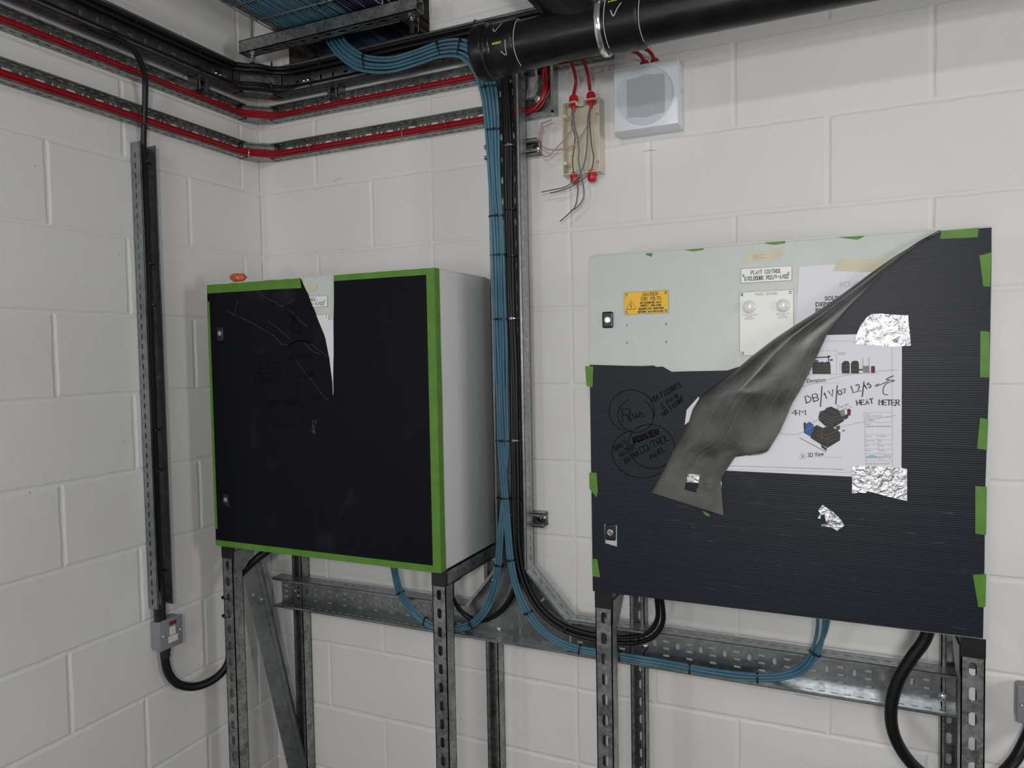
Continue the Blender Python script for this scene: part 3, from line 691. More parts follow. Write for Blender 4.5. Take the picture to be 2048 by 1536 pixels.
# left sheet with its torn wedge
W_ = [(0.4885,1.8827),(0.5136,1.8451),(0.5459,1.7728),(0.57,1.7222),(0.5817,1.6639),(0.5897,1.5988),(0.5897,1.5711),(0.59,1.5489),(0.5924,1.5795),(0.593,1.621),(0.5972,1.6899),(0.5987,1.7586),(0.6029,1.8269),(0.6048,1.8815)]
x0, x1, z0, z1 = CL['x0'] + .001, CL['x1'] - .001, CL['z0'] + .002, CL['z1'] - .002
hx, hz = .177, 1.747; sq = lambda cx, cz, a, c: [(cx - a, cz - c), (cx - a * .97, cz + c), (cx + a, cz + c * .98), (cx + a * 1.02, cz - c * 1.02)]
pts = [(x0, z0), (x1, z0), (x1, z1), (W_[-1][0], z1)] + W_[-2:4:-1] + W_[4:0:-1] + [(W_[0][0], z1), (x0, z1)]
lsheet = cut('protective_sheet', 'dark navy fluted plastic sheet covering the left cabinet door, slit torn near its top', 'plastic sheet', pts, .3703, SH, 'sheet_v_shaded', None, [sq(hx, hz, .0130, .0192), sq(hx + .001, 1.246, .0130, .0192)])
FS = FB(.3703 + SH + .0003)
b = BM()
e = [(0.431,1.818),(0.4437,1.8175),(0.4573,1.7943),(0.4613,1.7815),(0.4707,1.7699),(0.4862,1.7539),(0.484,1.7427),(0.4697,1.7431),(0.4555,1.7492),(0.4524,1.7634),(0.4584,1.7773),(0.4678,1.7883),(0.4666,1.8024),(0.4563,1.8155),(0.4403,1.8219),(0.4309,1.8152),(0.4339,1.7995),(0.448,1.789),(0.4586,1.7816)]
ribbon(b, spl(e), .0022, FS)
e = [(0.4392,1.7043),(0.4595,1.7144),(0.4812,1.7189),(0.5026,1.7176),(0.5147,1.7111)]
ribbon(b, spl(e), .005, FS)
c = [(0.3502,1.6555),(0.3987,1.6549),(0.3515,1.6844)]; ry = abs(c[2][1] - c[0][1]); rx = abs(c[1][0] - c[0][0]); ribbon(b, ellipse(c[0], rx, ry, 40, 330), .0011, FS)
c = [(0.3906,1.5917),(0.4746,1.5918),(0.3926,1.6406)]; ribbon(b, ellipse(c[0], abs(c[1][0] - c[0][0]), abs(c[2][1] - c[0][1]), -20, 320, -14), .0011, FS)
c = [(0.4263,1.5172),(0.4896,1.5183),(0.4279,1.5574)]; ribbon(b, ellipse(c[0], abs(c[1][0] - c[0][0]), abs(c[2][1] - c[0][1]) * 1.05, -190, 60, -15), .0011, FS)
def hand(b, s, P2, h, w=.0016, sl=.1, j=.0008, f=None):
    strokes(b, s, P2[0], P2[1], h, w, f or FS, sl, j)
hand(b, 'ATS', [(0.3285,1.6339),(0.3983,1.6435)], .026, .0013)
hand(b, 'VALVE', [(0.3344,1.5931),(0.4169,1.6018)], .023, .0013)
hand(b, 'SUPP PUMP', [(0.3485,1.5247),(0.4671,1.5392)], .019, .0013)
hand(b, '-MULTICORE', [(0.4248,1.6632),(0.522,1.6717)], .009, .0013)
hand(b, '-4 CORE', [(0.4627,1.6117),(0.5324,1.6213)], .009, .0013)
hand(b, '4 CORE', [(0.4889,1.5452),(0.5597,1.5571)], .010, .0013)
obj('marker_writing', b, 'ink2', lsheet)
b = BM()
for e in ([(0.2122,1.8129),(0.2412,1.7999),(0.2833,1.7837),(0.3265,1.7647),(0.3635,1.7462),(0.3943,1.7281),(0.4121,1.7106),(0.4375,1.7071)], [(0.3216,1.872),(0.3491,1.8504),(0.3858,1.8343),(0.4236,1.8155)], [(0.4236,1.8155),(0.4679,1.8361)], [(0.3648,1.7779),(0.41,1.7506),(0.4455,1.724)],
          [(0.4434,1.809),(0.4835,1.7764),(0.5093,1.7546)], [(0.4952,1.7115),(0.5244,1.6885),(0.5503,1.6797)], [(0.5198,1.7081),(0.5506,1.688),(0.5844,1.668)], [(0.4648,1.6641),(0.4956,1.6271),(0.5212,1.6045),(0.5463,1.5723),(0.5716,1.5516)], [(0.2529,1.8435),(0.2374,1.803)]):
    ribbon(b, [(p[0] + random.uniform(-.0012, .0012), p[1] + random.uniform(-.0012, .0012)) for p in spl(e, .008)], .0009, FS)
e = [(0.5167,1.4834),(0.5331,1.4979)]; hand(b, 'H', (e[0], (e[0][0] + .013, e[0][1])), .012, .0016)
for k in range(10):
    c = [(0.5178,1.4637)][0]; ribbon(b, [(c[0] + random.uniform(-.006, .008), c[1] + random.uniform(-.012, .02)), (c[0] + random.uniform(-.006, .01), c[1] + random.uniform(-.012, .02))], .0011, FS)
obj('stress_creases', b, 'scratch', lsheet)
# green border tape of the left cabinet
gt = 'green tape framing the left cabinet'; x1_t = CL['x1'] - .022
zt = CL['z1']; d = .3703 + SH
e = [(0.1327,1.8912),(0.4872,1.8841),(0.4918,1.8657),(0.3774,1.8676),(0.2633,1.8679),(0.1337,1.8687)]
R1 = jagged(e[0], e[1], 14, .0012, 3)
e[0] = (e[0][0], zt); e[1] = (e[1][0], zt); R1 = jagged(e[0], e[1], 14, .0008, 3)
cut('tape_strip', 'green tape along the top edge left of the slit, wrinkled', 'tape', [e[0]] + R1 + [e[1], e[2], e[3], e[4], e[5]], d, .0004, 'green', gt)
e = [(0.6053,1.8855),(0.919,1.8885)]
e = [(e[0][0], zt + .0005), (x1_t, zt + .0005), (x1_t, zt - .0165), (e[0][0], zt - .0155)]
cut('tape_strip', 'green tape along the top edge right of the slit', 'tape', e, d, .0004, 'green', gt)
x1_ = CL['x1']
o = cut('tape_strip', 'broad green tape wrapped round the cabinet\'s right vertical edge', 'tape', rect(x1_ - .0235, x1_ + .0006, CL['z0'] - .001, zt), d + .0005, .0004, 'green', gt)
b = BM(); R_ = random.Random(4)
sd = [(-.3745, CL['z0']), (-.3745, zt)] + [(-.349 + R_.uniform(-.001, .001), zt - .79 * k / 16) for k in range(17)]
plate(b, sd, [], lambda a, h_, c_: (x1_ + .0008 + c_, a, h_), .0006); obj('side_fold', b, 'green', o)
cut('tape_strip', 'thin green tape along the cabinet\'s left vertical edge', 'tape', rect(CL['x0'] - .0006, CL['x0'] + .0095, CL['z0'] + .05, zt - .05), d, .0004, 'green', gt)
e = [(0.138,1.1026),(0.9374,1.1112),(0.902,1.1318),(0.1367,1.1194)]
cut('tape_strip', 'green tape along the bottom edge of the left cabinet', 'tape', [(CL['x0'], CL['z0'] - .002), (x1_ - .02, CL['z0'] - .002), (x1_ - .02, CL['z0'] + .0165), (CL['x0'], CL['z0'] + .0155)], d, .0004, 'green', gt)
cut('masking_tape_strip', 'scrap of masking tape visible through the left cabinet\'s torn slit', 'tape', [(0.4922,1.8799),(0.5447,1.8755),(0.5405,1.8563),(0.4982,1.853)], .3712, .0003, 'mask')
cut('paper_note', 'white paper strip hanging inside the torn slit of the left cabinet', 'paper', [(0.5669,1.7721),(0.5995,1.7724),(0.5922,1.5655),(0.5785,1.5654),(0.5743,1.6903),(0.5657,1.739)], .3742 - .0016, .0004, 'paper')
b = BM(); R_ = random.Random(11)                                                   # orange crumple
for k in range(6):
    c = [(0.2177,-0.33,1.9109)][0]; bmesh.ops.create_icosphere(b, subdivisions=2, radius=.012 + .004 * (k % 2), matrix=Matrix.Translation((c[0] + R_.uniform(-.024, .022), c[1] + R_.uniform(-.01, .01), 1.912 + R_.uniform(-.002, .006))) @ Matrix.Diagonal((1.3, 1, .8, 1)))
for v in b.verts:
    v.co += Vector((R_.uniform(-1, 1), R_.uniform(-1, 1), R_.uniform(-1, 1))) * .0035
    v.co.z = max(v.co.z, 1.8985)
tag(obj('crumpled_wrapper', b, 'orange'), 'crumpled orange plastic scrap lying on top of the left cabinet', 'scrap')

# ---- right cabinet: lower sheet (still up), flap folded down
e = [(1.3321,1.6414),(1.3787,1.6398),(1.4202,1.6382),(1.4609,1.6372),(1.4861,1.6381),(1.4917,1.6347),(1.5064,1.6356),(1.5153,1.63),(1.5264,1.6237),(1.5618,1.6246),(1.5996,1.6249),(1.6462,1.6256),(1.7141,1.6474),(1.7541,1.6783)]
top = [(CR['x0'] + .001, e[0][1])] + e[1:]
f_ = [(1.8687,1.7568),(1.8871,1.7761),(1.9497,1.8319),(2.0101,1.8694),(2.0435,1.8905),(2.127,1.8898),(2.1275,1.8293),(2.1267,1.7172),(2.1259,1.6089),(2.1234,1.5189),(2.1222,1.4664),(2.121,1.4138),(2.1205,1.3178),(2.1205,1.2503),(2.1198,1.1824),(2.1191,1.1073)]
z0 = CR['z0'] + .002
lk = [(1.3652,1.2681),(1.3966,1.2672),(1.396,1.2166),(1.3671,1.2222)]
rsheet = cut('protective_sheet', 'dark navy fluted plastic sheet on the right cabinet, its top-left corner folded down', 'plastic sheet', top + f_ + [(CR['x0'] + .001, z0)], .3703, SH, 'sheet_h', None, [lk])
b = BM()
c = [(1.4345,1.5335),(1.4875,1.5343),(1.4351,1.5827)]; RX = lambda c: abs(c[1][0] - c[0][0]); RY = lambda c: abs(c[2][1] - c[0][1])
ribbon(b, ellipse(c[0], RX(c), RY(c), -15, 255), .0015, FS)
c = [(1.4437,1.5245),(1.4851,1.5252),(1.4442,1.5633)]; ribbon(b, ellipse(c[0], RX(c), RY(c), -250, 62), .0015, FS)
c = [(1.4787,1.4547),(1.5318,1.4566),(1.4792,1.5047)]; ribbon(b, ellipse(c[0], RX(c), RY(c), 15, 345, -12), .0016, FS)
c = [(1.452,1.4365),(1.5171,1.4392),(1.4526,1.4915)]; ribbon(b, ellipse(c[0], RX(c), RY(c), 110, 320, -5), .0015, FS)
hand(b, 'R', [(1.4131,1.5101),(1.4331,1.5128)], .028, .0019); hand(b, 'ETAIL', [(1.4296,1.5127),(1.4645,1.5237)], .011, .0019)
hand(b, 'MULTICORES', [(1.4832,1.5546),(1.5474,1.5898)], .011, .0018, .25); hand(b, '5 PINK', [(1.5046,1.5402),(1.5428,1.5675)], .010, .0018, .25); hand(b, 'MULTICORE', [(1.5078,1.5234),(1.5537,1.561)], .009, .0018, .25)
hand(b, 'BOOSTER', [(1.4395,1.4602),(1.4972,1.4825)], .013, .0017, .1); hand(b, 'BOOSTER', [(1.4406,1.4614),(1.4984,1.4837)], .012, .0015, .2, .0018)
e = [(1.4372,1.4624),(1.4995,1.4849)]; ribbon(b, [e[0], e[1]], .0018, FS); e = [(1.4419,1.4706),(1.4973,1.4905)]; ribbon(b, [e[0], e[1]], .0014, FS)
hand(b, 'CONTROL', [(1.4555,1.4367),(1.5219,1.4709)], .015, .0018); hand(b, 'PANEL', [(1.4795,1.424),(1.5115,1.4457)], .012, .0018)
hand(b, 'GREY', [(1.3944,1.44),(1.4254,1.4585)], .011, .0017); hand(b, 'WATER', [(1.4073,1.4266),(1.4417,1.4488)], .011, .0017); hand(b, 'CONTROL', [(1.4189,1.4132),(1.4543,1.4378)], .009, .0017)
obj('marker_writing', b, 'ink2', rsheet)
b = BM()
for k in range(26):
    R_ = random.Random(k); x = R_.uniform(1.45, 2.09); z = R_.uniform(1.12, 1.36); l = R_.uniform(.004, .03); ribbon(b, [(x, z), (x + l, z + R_.uniform(-.003, .003))], .0007, FS)
obj('scuffs', b, 'scratch', rsheet)

# drawing and notices
dr = [(1.6325,1.4155),(1.8427,1.6983),(1.8962,1.6993),(1.9769,1.6951),(1.9797,1.4311),(1.9798,1.4062),(1.6324,1.399)]
xr_, xl_ = dr[4][0], dr[4][0] - .42; zb_, zt_ = dr[5][1] + .002, dr[5][1] + .299
PD = .3703 + SH + .0002
drawing = cut('printed_drawing', 'large white printed drawing of tanks with handwritten notes, foil-taped to the right cabinet', 'paper', [(dr[0][0] - .03, zb_), (xr_, zb_), (xr_, (dr[1][1] + dr[3][1]) / 2)] + [(q[0], min(q[1], (dr[1][1] + dr[3][1]) / 2)) for q in [(1.7933,1.7085),(1.6939,1.6211),(1.6419,1.5618),(1.6204,1.507)]] + [(dr[0][0] - .03, zb_ + .04)], PD, .0004, 'paper')
FP = FB(PD + .0006)
b = BM()   # border, boxes and rules
E_ = lambda p, w=.0005: ribbon(b, p, w, FP)
for e in ([(1.8314,1.6838),(1.9623,1.6836)], [(1.9623,1.6836),(1.9639,1.4255)], [(1.641,1.4105),(1.8919,1.4168)],
          [(1.9128,1.5392),(1.9636,1.5401)], [(1.9128,1.5392),(1.9166,1.4312)], [(1.9128,1.5292),(1.9636,1.5302)], [(1.9137,1.5191),(1.9637,1.5202)], [(1.9137,1.4949),(1.9637,1.4953)], [(1.9138,1.4847),(1.9638,1.4854)], [(1.9138,1.4756),(1.9638,1.4764)],
          [(1.9138,1.4655),(1.9638,1.4664)], [(1.9147,1.4564),(1.9638,1.4574)], [(1.9156,1.4423),(1.9639,1.4434)], [(1.938,1.4956),(1.939,1.4574)],
          [(1.7999,1.6158),(1.9395,1.6171)], [(1.8623,1.6658),(1.8623,1.616)], [(1.8688,1.6434),(1.8688,1.617)], [(1.8314,1.6643),(1.8613,1.6648)], [(1.8046,1.5981),(1.8725,1.5986)], [(1.8044,1.4447),(1.8734,1.4466)], [(1.7342,1.6018),(1.7342,1.6008)]):
    E_(e)
e = [(1.7785,1.5841),(1.8171,1.5966),(1.8688,1.6119),(1.9054,1.6178),(1.9413,1.6225),(1.9721,1.6243)]; E_(spl(e), .0008)
e = [(1.7389,1.5099),(1.7488,1.4974),(1.7656,1.4905),(1.7929,1.4934),(1.817,1.5097)]; E_(spl(e), .0008)
e = [(1.817,1.5169),(1.8313,1.5245)]; E_(e, .001)
e = [(1.8641,1.5077),(1.9055,1.5189),(1.9415,1.5287),(1.9698,1.5342)]; E_(spl(e), .0007)
obj('rules', b, 'pencil', drawing)
b = BM()
ftext(b, 'Elevation', *[(1.8061,1.5992),(1.8417,1.6012)], .0085, FP, .012); ftext(b, '2', *[(1.7936,1.594),(1.7979,1.5942)], .006, FP, .01)
ftext(b, '3D View', *[(1.8083,1.4445),(1.8393,1.4488)], .0085, FP, .015); ftext(b, '3', *[(1.7957,1.4424),(1.7999,1.4429)], .006, FP, .01)
ftext(b, 'Bottom', *[(1.6901,1.442),(1.7186,1.4459)], .0075, FP, .015)
for e in ([(1.796,1.5966),(1.8013,1.5966)],): ribbon(b, ellipse(e[0], abs(e[1][0] - e[0][0]), abs(e[1][0] - e[0][0])), .0004, FP)
for e in ([(1.7979,1.4455),(1.8035,1.4457)],): ribbon(b, ellipse(e[0], abs(e[1][0] - e[0][0]), abs(e[1][0] - e[0][0])), .0004, FP)
for s, P2, h_ in (('Project', [(1.9155,1.5353),(1.9227,1.5354)], .0017), ('London - 105 Victoria St', [(1.9164,1.5317),(1.9451,1.5322)], .0018), ('Drawing Title', [(1.9155,1.5257),(1.9281,1.5259)], .0017), ('Plantroom', [(1.9209,1.5225),(1.9317,1.5227)], .0018),
                  ('System', [(1.9155,1.5151),(1.9236,1.5153)], .0017), ('Greywater Recycling System', [(1.9155,1.5101),(1.961,1.5117)], .0026), ('Project No.', [(1.9156,1.4904),(1.9264,1.4907)], .0017), ('Drawing No.', [(1.9398,1.4911),(1.9523,1.4915)], .0017),
                  ('Project Status', [(1.9156,1.4808),(1.9309,1.4813)], .0017), ('Date', [(1.9398,1.4816),(1.9452,1.4817)], .0017), ('Scale', [(1.9156,1.4712),(1.921,1.4714)], .0017), ('Revision', [(1.9399,1.472),(1.9488,1.4724)], .0017), ('Drawn by', [(1.9156,1.4615),(1.9255,1.4619)], .0017),
                  ('Checked by', [(1.9399,1.4625),(1.9514,1.4629)], .0017), ('Aquality Trading & Consulting LTD', [(1.9175,1.4348),(1.9586,1.4367)], .0022), ('Distance to', [(1.866,1.6586),(1.8807,1.6599)], .0018), ('top of filter', [(1.866,1.6556),(1.8789,1.6564)], .0018),
                  ('THE PROPERTY OF AQUALITY TRADING AND CONSULTING LTD AND IS NOT TO BE COPIED IN PART OR WHOLE OR SHARED WITH THIRD PARTIES WITHOUT OUR WRITTEN PERMISSION', [(1.6474,1.4179),(1.8753,1.421)], .0019)):
    ftext(b, s, P2[0], P2[1], h_, FP, .006)
obj('print', b, 'ink', drawing)
b = BM(); ftext(b, 'aquality', *[(1.9336,1.4466),(1.9621,1.4499)], .0078, FP); obj('logo_lettering', b, 'lgrey', drawing)
b = BM(); c = [(1.9247,1.4503),(1.9381,1.4509),(1.9246,1.4538)]
for q, s_ in ((0, 1), (.4, .8)): plate(b, ellipse((c[0][0] + .012 * q, c[0][1] - .001 * q), .009 * s_, .003 * s_, rot=12, n=20)[:-1], [], FB(PD + .0005 + q * 1e-4), .0001)
obj('logo_swirl', b, 'dteal', drawing)
# tank pictures
b = BM(); FPq = FB(PD + .0005)
PCN = [0]
def pic(pts): PCN[0] += 1; plate(b, pts, [], FB(PD + .0005 + (PCN[0] % 9) * 2e-5), .0001)
for e in ([(1.8171,1.6172),(1.8162,1.6358),(1.8181,1.6409),(1.8314,1.6413),(1.8351,1.6428),(1.8398,1.6407),(1.8455,1.6426),(1.8502,1.6411),(1.8511,1.6354),(1.8516,1.617)], [(1.8725,1.618),(1.8715,1.6271),(1.872,1.6383),(1.8752,1.6423),(1.8771,1.6433),(1.8835,1.6432),(1.8853,1.6411),(1.8867,1.6371),(1.8867,1.6179)],
          [(1.889,1.6179),(1.8885,1.6371),(1.8908,1.6421),(1.8945,1.6435),(1.8999,1.6435),(1.9027,1.6409),(1.9036,1.6359),(1.9036,1.6178)], [(1.8152,1.6518),(1.8455,1.6529),(1.8455,1.6549),(1.8511,1.6543),(1.8511,1.6517),(1.8464,1.6503),(1.8152,1.6497)], [(1.8464,1.6528),(1.8483,1.6528),(1.8483,1.6406),(1.8464,1.6406)],
          [(1.8085,1.6369),(1.8162,1.6368),(1.8162,1.6358),(1.8109,1.6359),(1.8109,1.6162),(1.8082,1.6162),(1.8081,1.641),(1.809,1.641)], [(1.9036,1.6268),(1.9108,1.6268),(1.9108,1.6238),(1.9036,1.6238)], [(1.8492,1.6467),(1.8548,1.6476),(1.8558,1.6446),(1.8502,1.6436)],
          [(1.8284,1.5306),(1.8313,1.54),(1.8407,1.5432),(1.8426,1.5473),(1.852,1.5505),(1.8743,1.5396),(1.8771,1.5315),(1.8762,1.5213),(1.8576,1.5076),(1.8407,1.5102),(1.8284,1.5223)], [(1.8131,1.4961),(1.8141,1.5054),(1.8256,1.5119),(1.8369,1.506),(1.8407,1.5082),(1.8501,1.5115),(1.8641,1.5026),(1.8697,1.4966),(1.8688,1.4813),(1.8454,1.465),(1.8312,1.4728),(1.8131,1.4846)],
          [(1.8753,1.5325),(1.8826,1.5357),(1.8845,1.5286),(1.878,1.5234)], [(1.8604,1.5097),(1.8688,1.512),(1.8688,1.5048),(1.8632,1.5016)], [(1.7997,1.5155),(1.8036,1.5177),(1.8045,1.4927),(1.8006,1.4947)], [(1.8331,1.4718),(1.8445,1.4639),(1.8435,1.4587),(1.8341,1.4656)]):
    pic(e)
obj('tank_pictures', b, 'dgrey', drawing)
b = BM()
for e in ([(1.8167,1.6348),(1.8511,1.6349)], [(1.8166,1.6291),(1.8511,1.6293)], [(1.8166,1.6234),(1.8511,1.6237)], [(1.872,1.6342),(1.8863,1.634)], [(1.872,1.6261),(1.8863,1.626)], [(1.889,1.634),(1.9031,1.6339)], [(1.889,1.6259),(1.9031,1.6258)], [(1.8284,1.5389),(1.8539,1.528),(1.8762,1.5335)],
          [(1.8294,1.5327),(1.8529,1.5218),(1.8753,1.5264)], [(1.8303,1.5265),(1.852,1.5157)], [(1.8539,1.528),(1.8539,1.5095)], [(1.8426,1.5463),(1.8632,1.5354)], [(1.8256,1.5099),(1.8341,1.5018),(1.8341,1.477)], [(1.8341,1.5018),(1.8501,1.5115)], [(1.8454,1.4918),(1.8679,1.5027)], [(1.8454,1.4918),(1.8454,1.4671)], [(1.8454,1.4846),(1.8688,1.4956)], [(1.8454,1.4764),(1.8688,1.4884)], [(1.8256,1.4995),(1.8445,1.4908)], [(1.8255,1.4912),(1.8445,1.4825)]):
    ribbon(b, e, .0004, FB(PD + .00085))
obj('tank_ribs', b, 'edge', drawing)
b = BM()
for e in ([(1.8181,1.6456),(1.8285,1.6459),(1.8285,1.6413),(1.8181,1.6409)], [(1.8036,1.5135),(1.8112,1.5184),(1.8189,1.5128),(1.8189,1.5014),(1.8122,1.4877),(1.8035,1.4927)]): pic(e)
obj('blue_unit_pictures', b, 'dblue', drawing)
b = BM()
for e in ([(1.9252,1.6317),(1.927,1.6326),(1.9315,1.6326),(1.9324,1.6306),(1.9324,1.6186),(1.9252,1.6187)], [(1.8817,1.5448),(1.8854,1.5469),(1.8891,1.5439),(1.8882,1.5327),(1.8826,1.5316)]): pic(e)
obj('maroon_vessel_pictures', b, 'dred', drawing)
b = BM()
for e in ([(1.9108,1.6328),(1.9216,1.6332),(1.9217,1.6187),(1.9117,1.6187)], [(1.8669,1.5415),(1.8762,1.5458),(1.878,1.5356),(1.8725,1.5294)], [(1.8725,1.5018),(1.8781,1.504),(1.8781,1.501),(1.8734,1.4988)]): pic(e)
for e in ([(1.9103,1.6489),(1.9108,1.6187)], [(1.9216,1.6497),(1.9221,1.6187)], [(1.8641,1.5538),(1.8799,1.5448)], [(1.8641,1.5538),(1.8641,1.5435)], [(1.8799,1.555),(1.8799,1.5438)], [(1.8651,1.5466),(1.8845,1.5571)], [(1.8789,1.555),(1.8918,1.549)]): ribbon(b, e, .0008, FP)
obj('pipework_pictures', b, 'edge', drawing)
b = BM()
FH = FB(PD + .0007)
K = lambda s, P2, h, w=.0021, sl=.0, j=.0005: strokes(b, s, P2[0], P2[1], h, w, FH, sl, j)
K('DB', [(1.8055,1.5572),(1.8294,1.5626)], .0145); K('1V', [(1.8398,1.5653),(1.8595,1.5721)], .0135); K('07', [(1.8674,1.5737),(1.8817,1.5799)], .0085)
K('L2', [(1.8932,1.5789),(1.9073,1.583)], .0135); K('15', [(1.9154,1.5856),(1.9262,1.5906)], .0095); K('4M', [(1.7764,1.5317),(1.8045,1.5333)], .0095); K('HEAT', [(1.9005,1.5537),(1.9298,1.5576)], .0095); K('METER', [(1.9397,1.5547),(1.9754,1.5542)], .0105)
for e in ([(1.8351,1.5915),(1.8322,1.5503)], [(1.8637,1.5936),(1.8609,1.5558)], [(1.9127,1.6007),(1.9095,1.5715)]): ribbon(b, spl(e), .0022, FH)
e = [(1.9396,1.5966),(1.9333,1.5941),(1.9351,1.5921),(1.9458,1.5971),(1.9573,1.6036),(1.952,1.6061),(1.966,1.613),(1.952,1.6056),(1.9678,1.6036),(1.9546,1.5986),(1.9485,1.5917),(1.9467,1.5807),(1.9494,1.5757),(1.9556,1.5753)]; ribbon(b, spl(e), .0016, FH)
e = [(1.7929,1.484),(1.8426,1.4566)]; ribbon(b, e, .001, FH)
obj('handwriting', b, 'ink', drawing)
cut('foil_tape_patch', 'silver foil tape patch holding the drawing\'s top edge', 'tape', [(1.9259,1.7362),(1.9437,1.7362),(1.9709,1.7325),(1.9899,1.7313),(1.9926,1.7024),(1.9953,1.6716),(1.9623,1.6704),(1.9287,1.6745),(1.8952,1.6769),(1.8986,1.6942),(1.9066,1.7143),(1.9179,1.7306)], PD + .0008, .0006, 'foil', 'foil tape on the right cabinet')
e = [(1.8915,1.4278),(1.9038,1.4317),(1.9894,1.43),(1.9897,1.3652),(1.9584,1.3712),(1.9266,1.3789),(1.8909,1.3746)]
cut('foil_tape_patch', 'silver foil tape patch over the drawing\'s bottom right corner', 'tape', e[:1] + jagged(e[0], e[1], 4, .001) + e[1:6] + jagged(e[5], e[6], 6, .002) + e[6:], PD + .0008, .0006, 'foil', 'foil tape on the right cabinet')
cut('foil_tape_patch', 'small silver foil patch at the drawing\'s bottom left corner, beside the flap tip', 'tape', [(1.6146,1.4114),(1.6327,1.4112),(1.6335,1.3696),(1.6261,1.3758),(1.6113,1.3914)], PD + .0004, .0006, 'foil', 'foil tape on the right cabinet')
cut('foil_scrap', 'torn silver foil scrap on the dark sheet below the drawing', 'tape', [(1.8361,1.3466),(1.8567,1.3328),(1.8707,1.318),(1.8768,1.3067),(1.8637,1.2942),(1.8542,1.3009),(1.8337,1.3018),(1.8337,1.3051),(1.8446,1.3067),(1.8422,1.3133),(1.8396,1.3262),(1.8338,1.3257),(1.8314,1.3171),(1.8265,1.3178),(1.8314,1.3281),(1.8278,1.3346)], .3703 + SH, .0006, 'foil')
cut('foil_tape_patch', 'small silver foil piece seen through the cut-out in the folded flap', 'tape', [(1.5461,1.4003),(1.5899,1.4048),(1.5876,1.378),(1.5459,1.3779)], .3703 + SH, .0006, 'foil', 'foil tape on the right cabinet')
notice = cut('paper_notice', 'white printed notice taped to the bared door, partly under the folded flap', 'paper', [(1.7922,1.8391),(1.9933,1.8389),(1.9896,1.6634),(1.7814,1.6507)], .3704, .0004, 'paper')
b = BM(); FN = FB(.3711)
ftext(b, 'SOLD', *[(1.8403,1.7673),(1.8669,1.7671)], .0085, FN, .03); ftext(b, 'DEPOSIT', *[(1.8228,1.7559),(1.8696,1.7553)], .0085, FN, .03); ftext(b, 'BNF', *[(1.8228,1.7441),(1.8455,1.7437)], .0085, FN, .03)
obj('print', b, 'ink', notice)
b = BM(); strokes(b, 'PCE/V', *[(1.8696,1.7922),(1.9071,1.7951)], .0095, .0007, FN); obj('pencil_note', b, 'pencil', notice)
cut('masking_tape_strip', 'cream masking tape along the top of the printed notice', 'tape', [(1.8678,1.8497),(1.9638,1.8439),(1.9551,1.817),(1.8548,1.8263),(1.8613,1.838)], .3710, .0003, 'mask', 'masking tape on the right door')
o = cut('masking_tape_strip', 'cream masking tape with pencilled letters above the name plate', 'tape', [(1.6845,1.8722),(1.6866,1.8752),(1.7629,1.8815),(1.7619,1.8717),(1.753,1.8568),(1.6844,1.8542)], .3703, .0003, 'mask', 'masking tape on the right door')
b = BM(); strokes(b, 'SC', *[(1.7007,1.8615),(1.7258,1.8619)], .0085, .0008, FB(.3708)); obj('pencil_note', b, 'pencil', o)
cut('paper_note', 'white paper corner sticking out left of the folded flap', 'paper', [(1.5858,1.5691),(1.5594,1.539),(1.5548,1.5056),(1.5647,1.5136),(1.5724,1.5226),(1.5889,1.5504)], PD, .0004, 'paper')
# green tabs
def tab(label, pts, d=.3703 + SH + .0001): cut('tape_strip', label, 'tape', pts, d, .0004, 'green', 'green tape pieces on the right cabinet')
tab('green tape tab at the top right corner of the dark sheet', [(2.0457,1.8906),(2.1066,1.891),(2.1047,1.8736),(2.0435,1.8751)])
for lb, p in (('green tape tab on the right edge, highest of five', [(2.1081,1.839),(2.1272,1.8435),(2.1257,1.7796),(2.1146,1.781)]), ('green tape tab on the right edge, second from top', [(2.1107,1.697),(2.1253,1.6952),(2.1256,1.6091),(2.1106,1.6097)]),
              ('green tape tab on the right edge beside the drawing\'s lower half', [(2.1113,1.532),(2.1245,1.5294),(2.1228,1.4714),(2.1069,1.4732)]), ('large green tape tab on the right edge, second from bottom', [(2.1045,1.4013),(2.1233,1.4007),(2.1226,1.3086),(2.1051,1.3095)]),
              ('green tape tab on the right edge, lowest of five', [(2.1016,1.2293),(2.1235,1.2335),(2.1225,1.1694),(2.111,1.168)]), ('green tape tab on the left edge just under the bared door', [(1.3244,1.6386),(1.3446,1.6378),(1.342,1.5882),(1.3274,1.5917)]),
              ('green tape tab on the left edge, middle of three', [(1.3305,1.3879),(1.3489,1.3876),(1.3514,1.3432),(1.3481,1.3302),(1.3312,1.3488)]), ('green tape tab on the left edge near the bottom corner', [(1.3345,1.1836),(1.3476,1.1831),(1.3543,1.1412),(1.3356,1.1413)])): tab(lb, p)
for lb, p in (('thin green tape remnant on the door\'s top edge above the masking tape', [(1.7229,1.8945),(1.7654,1.8944),(1.7644,1.8896),(1.7448,1.8881),(1.7329,1.89)]), ('green tape remnant on the door\'s top edge right of centre', [(1.865,1.8942),(1.9132,1.8927),(1.911,1.8901),(1.9006,1.886),(1.8843,1.8891)]),
              ('green tape remnant on the door\'s top edge above the danger plate, longer one', [(1.556,1.8918),(1.5991,1.8922),(1.597,1.8883),(1.5755,1.887)]), ('tiny green tape remnant on the door\'s top edge, leftmost', [(1.4698,1.8898),(1.4856,1.8906),(1.4842,1.8817),(1.4712,1.8869)])):
    tab(lb, p, .3703)

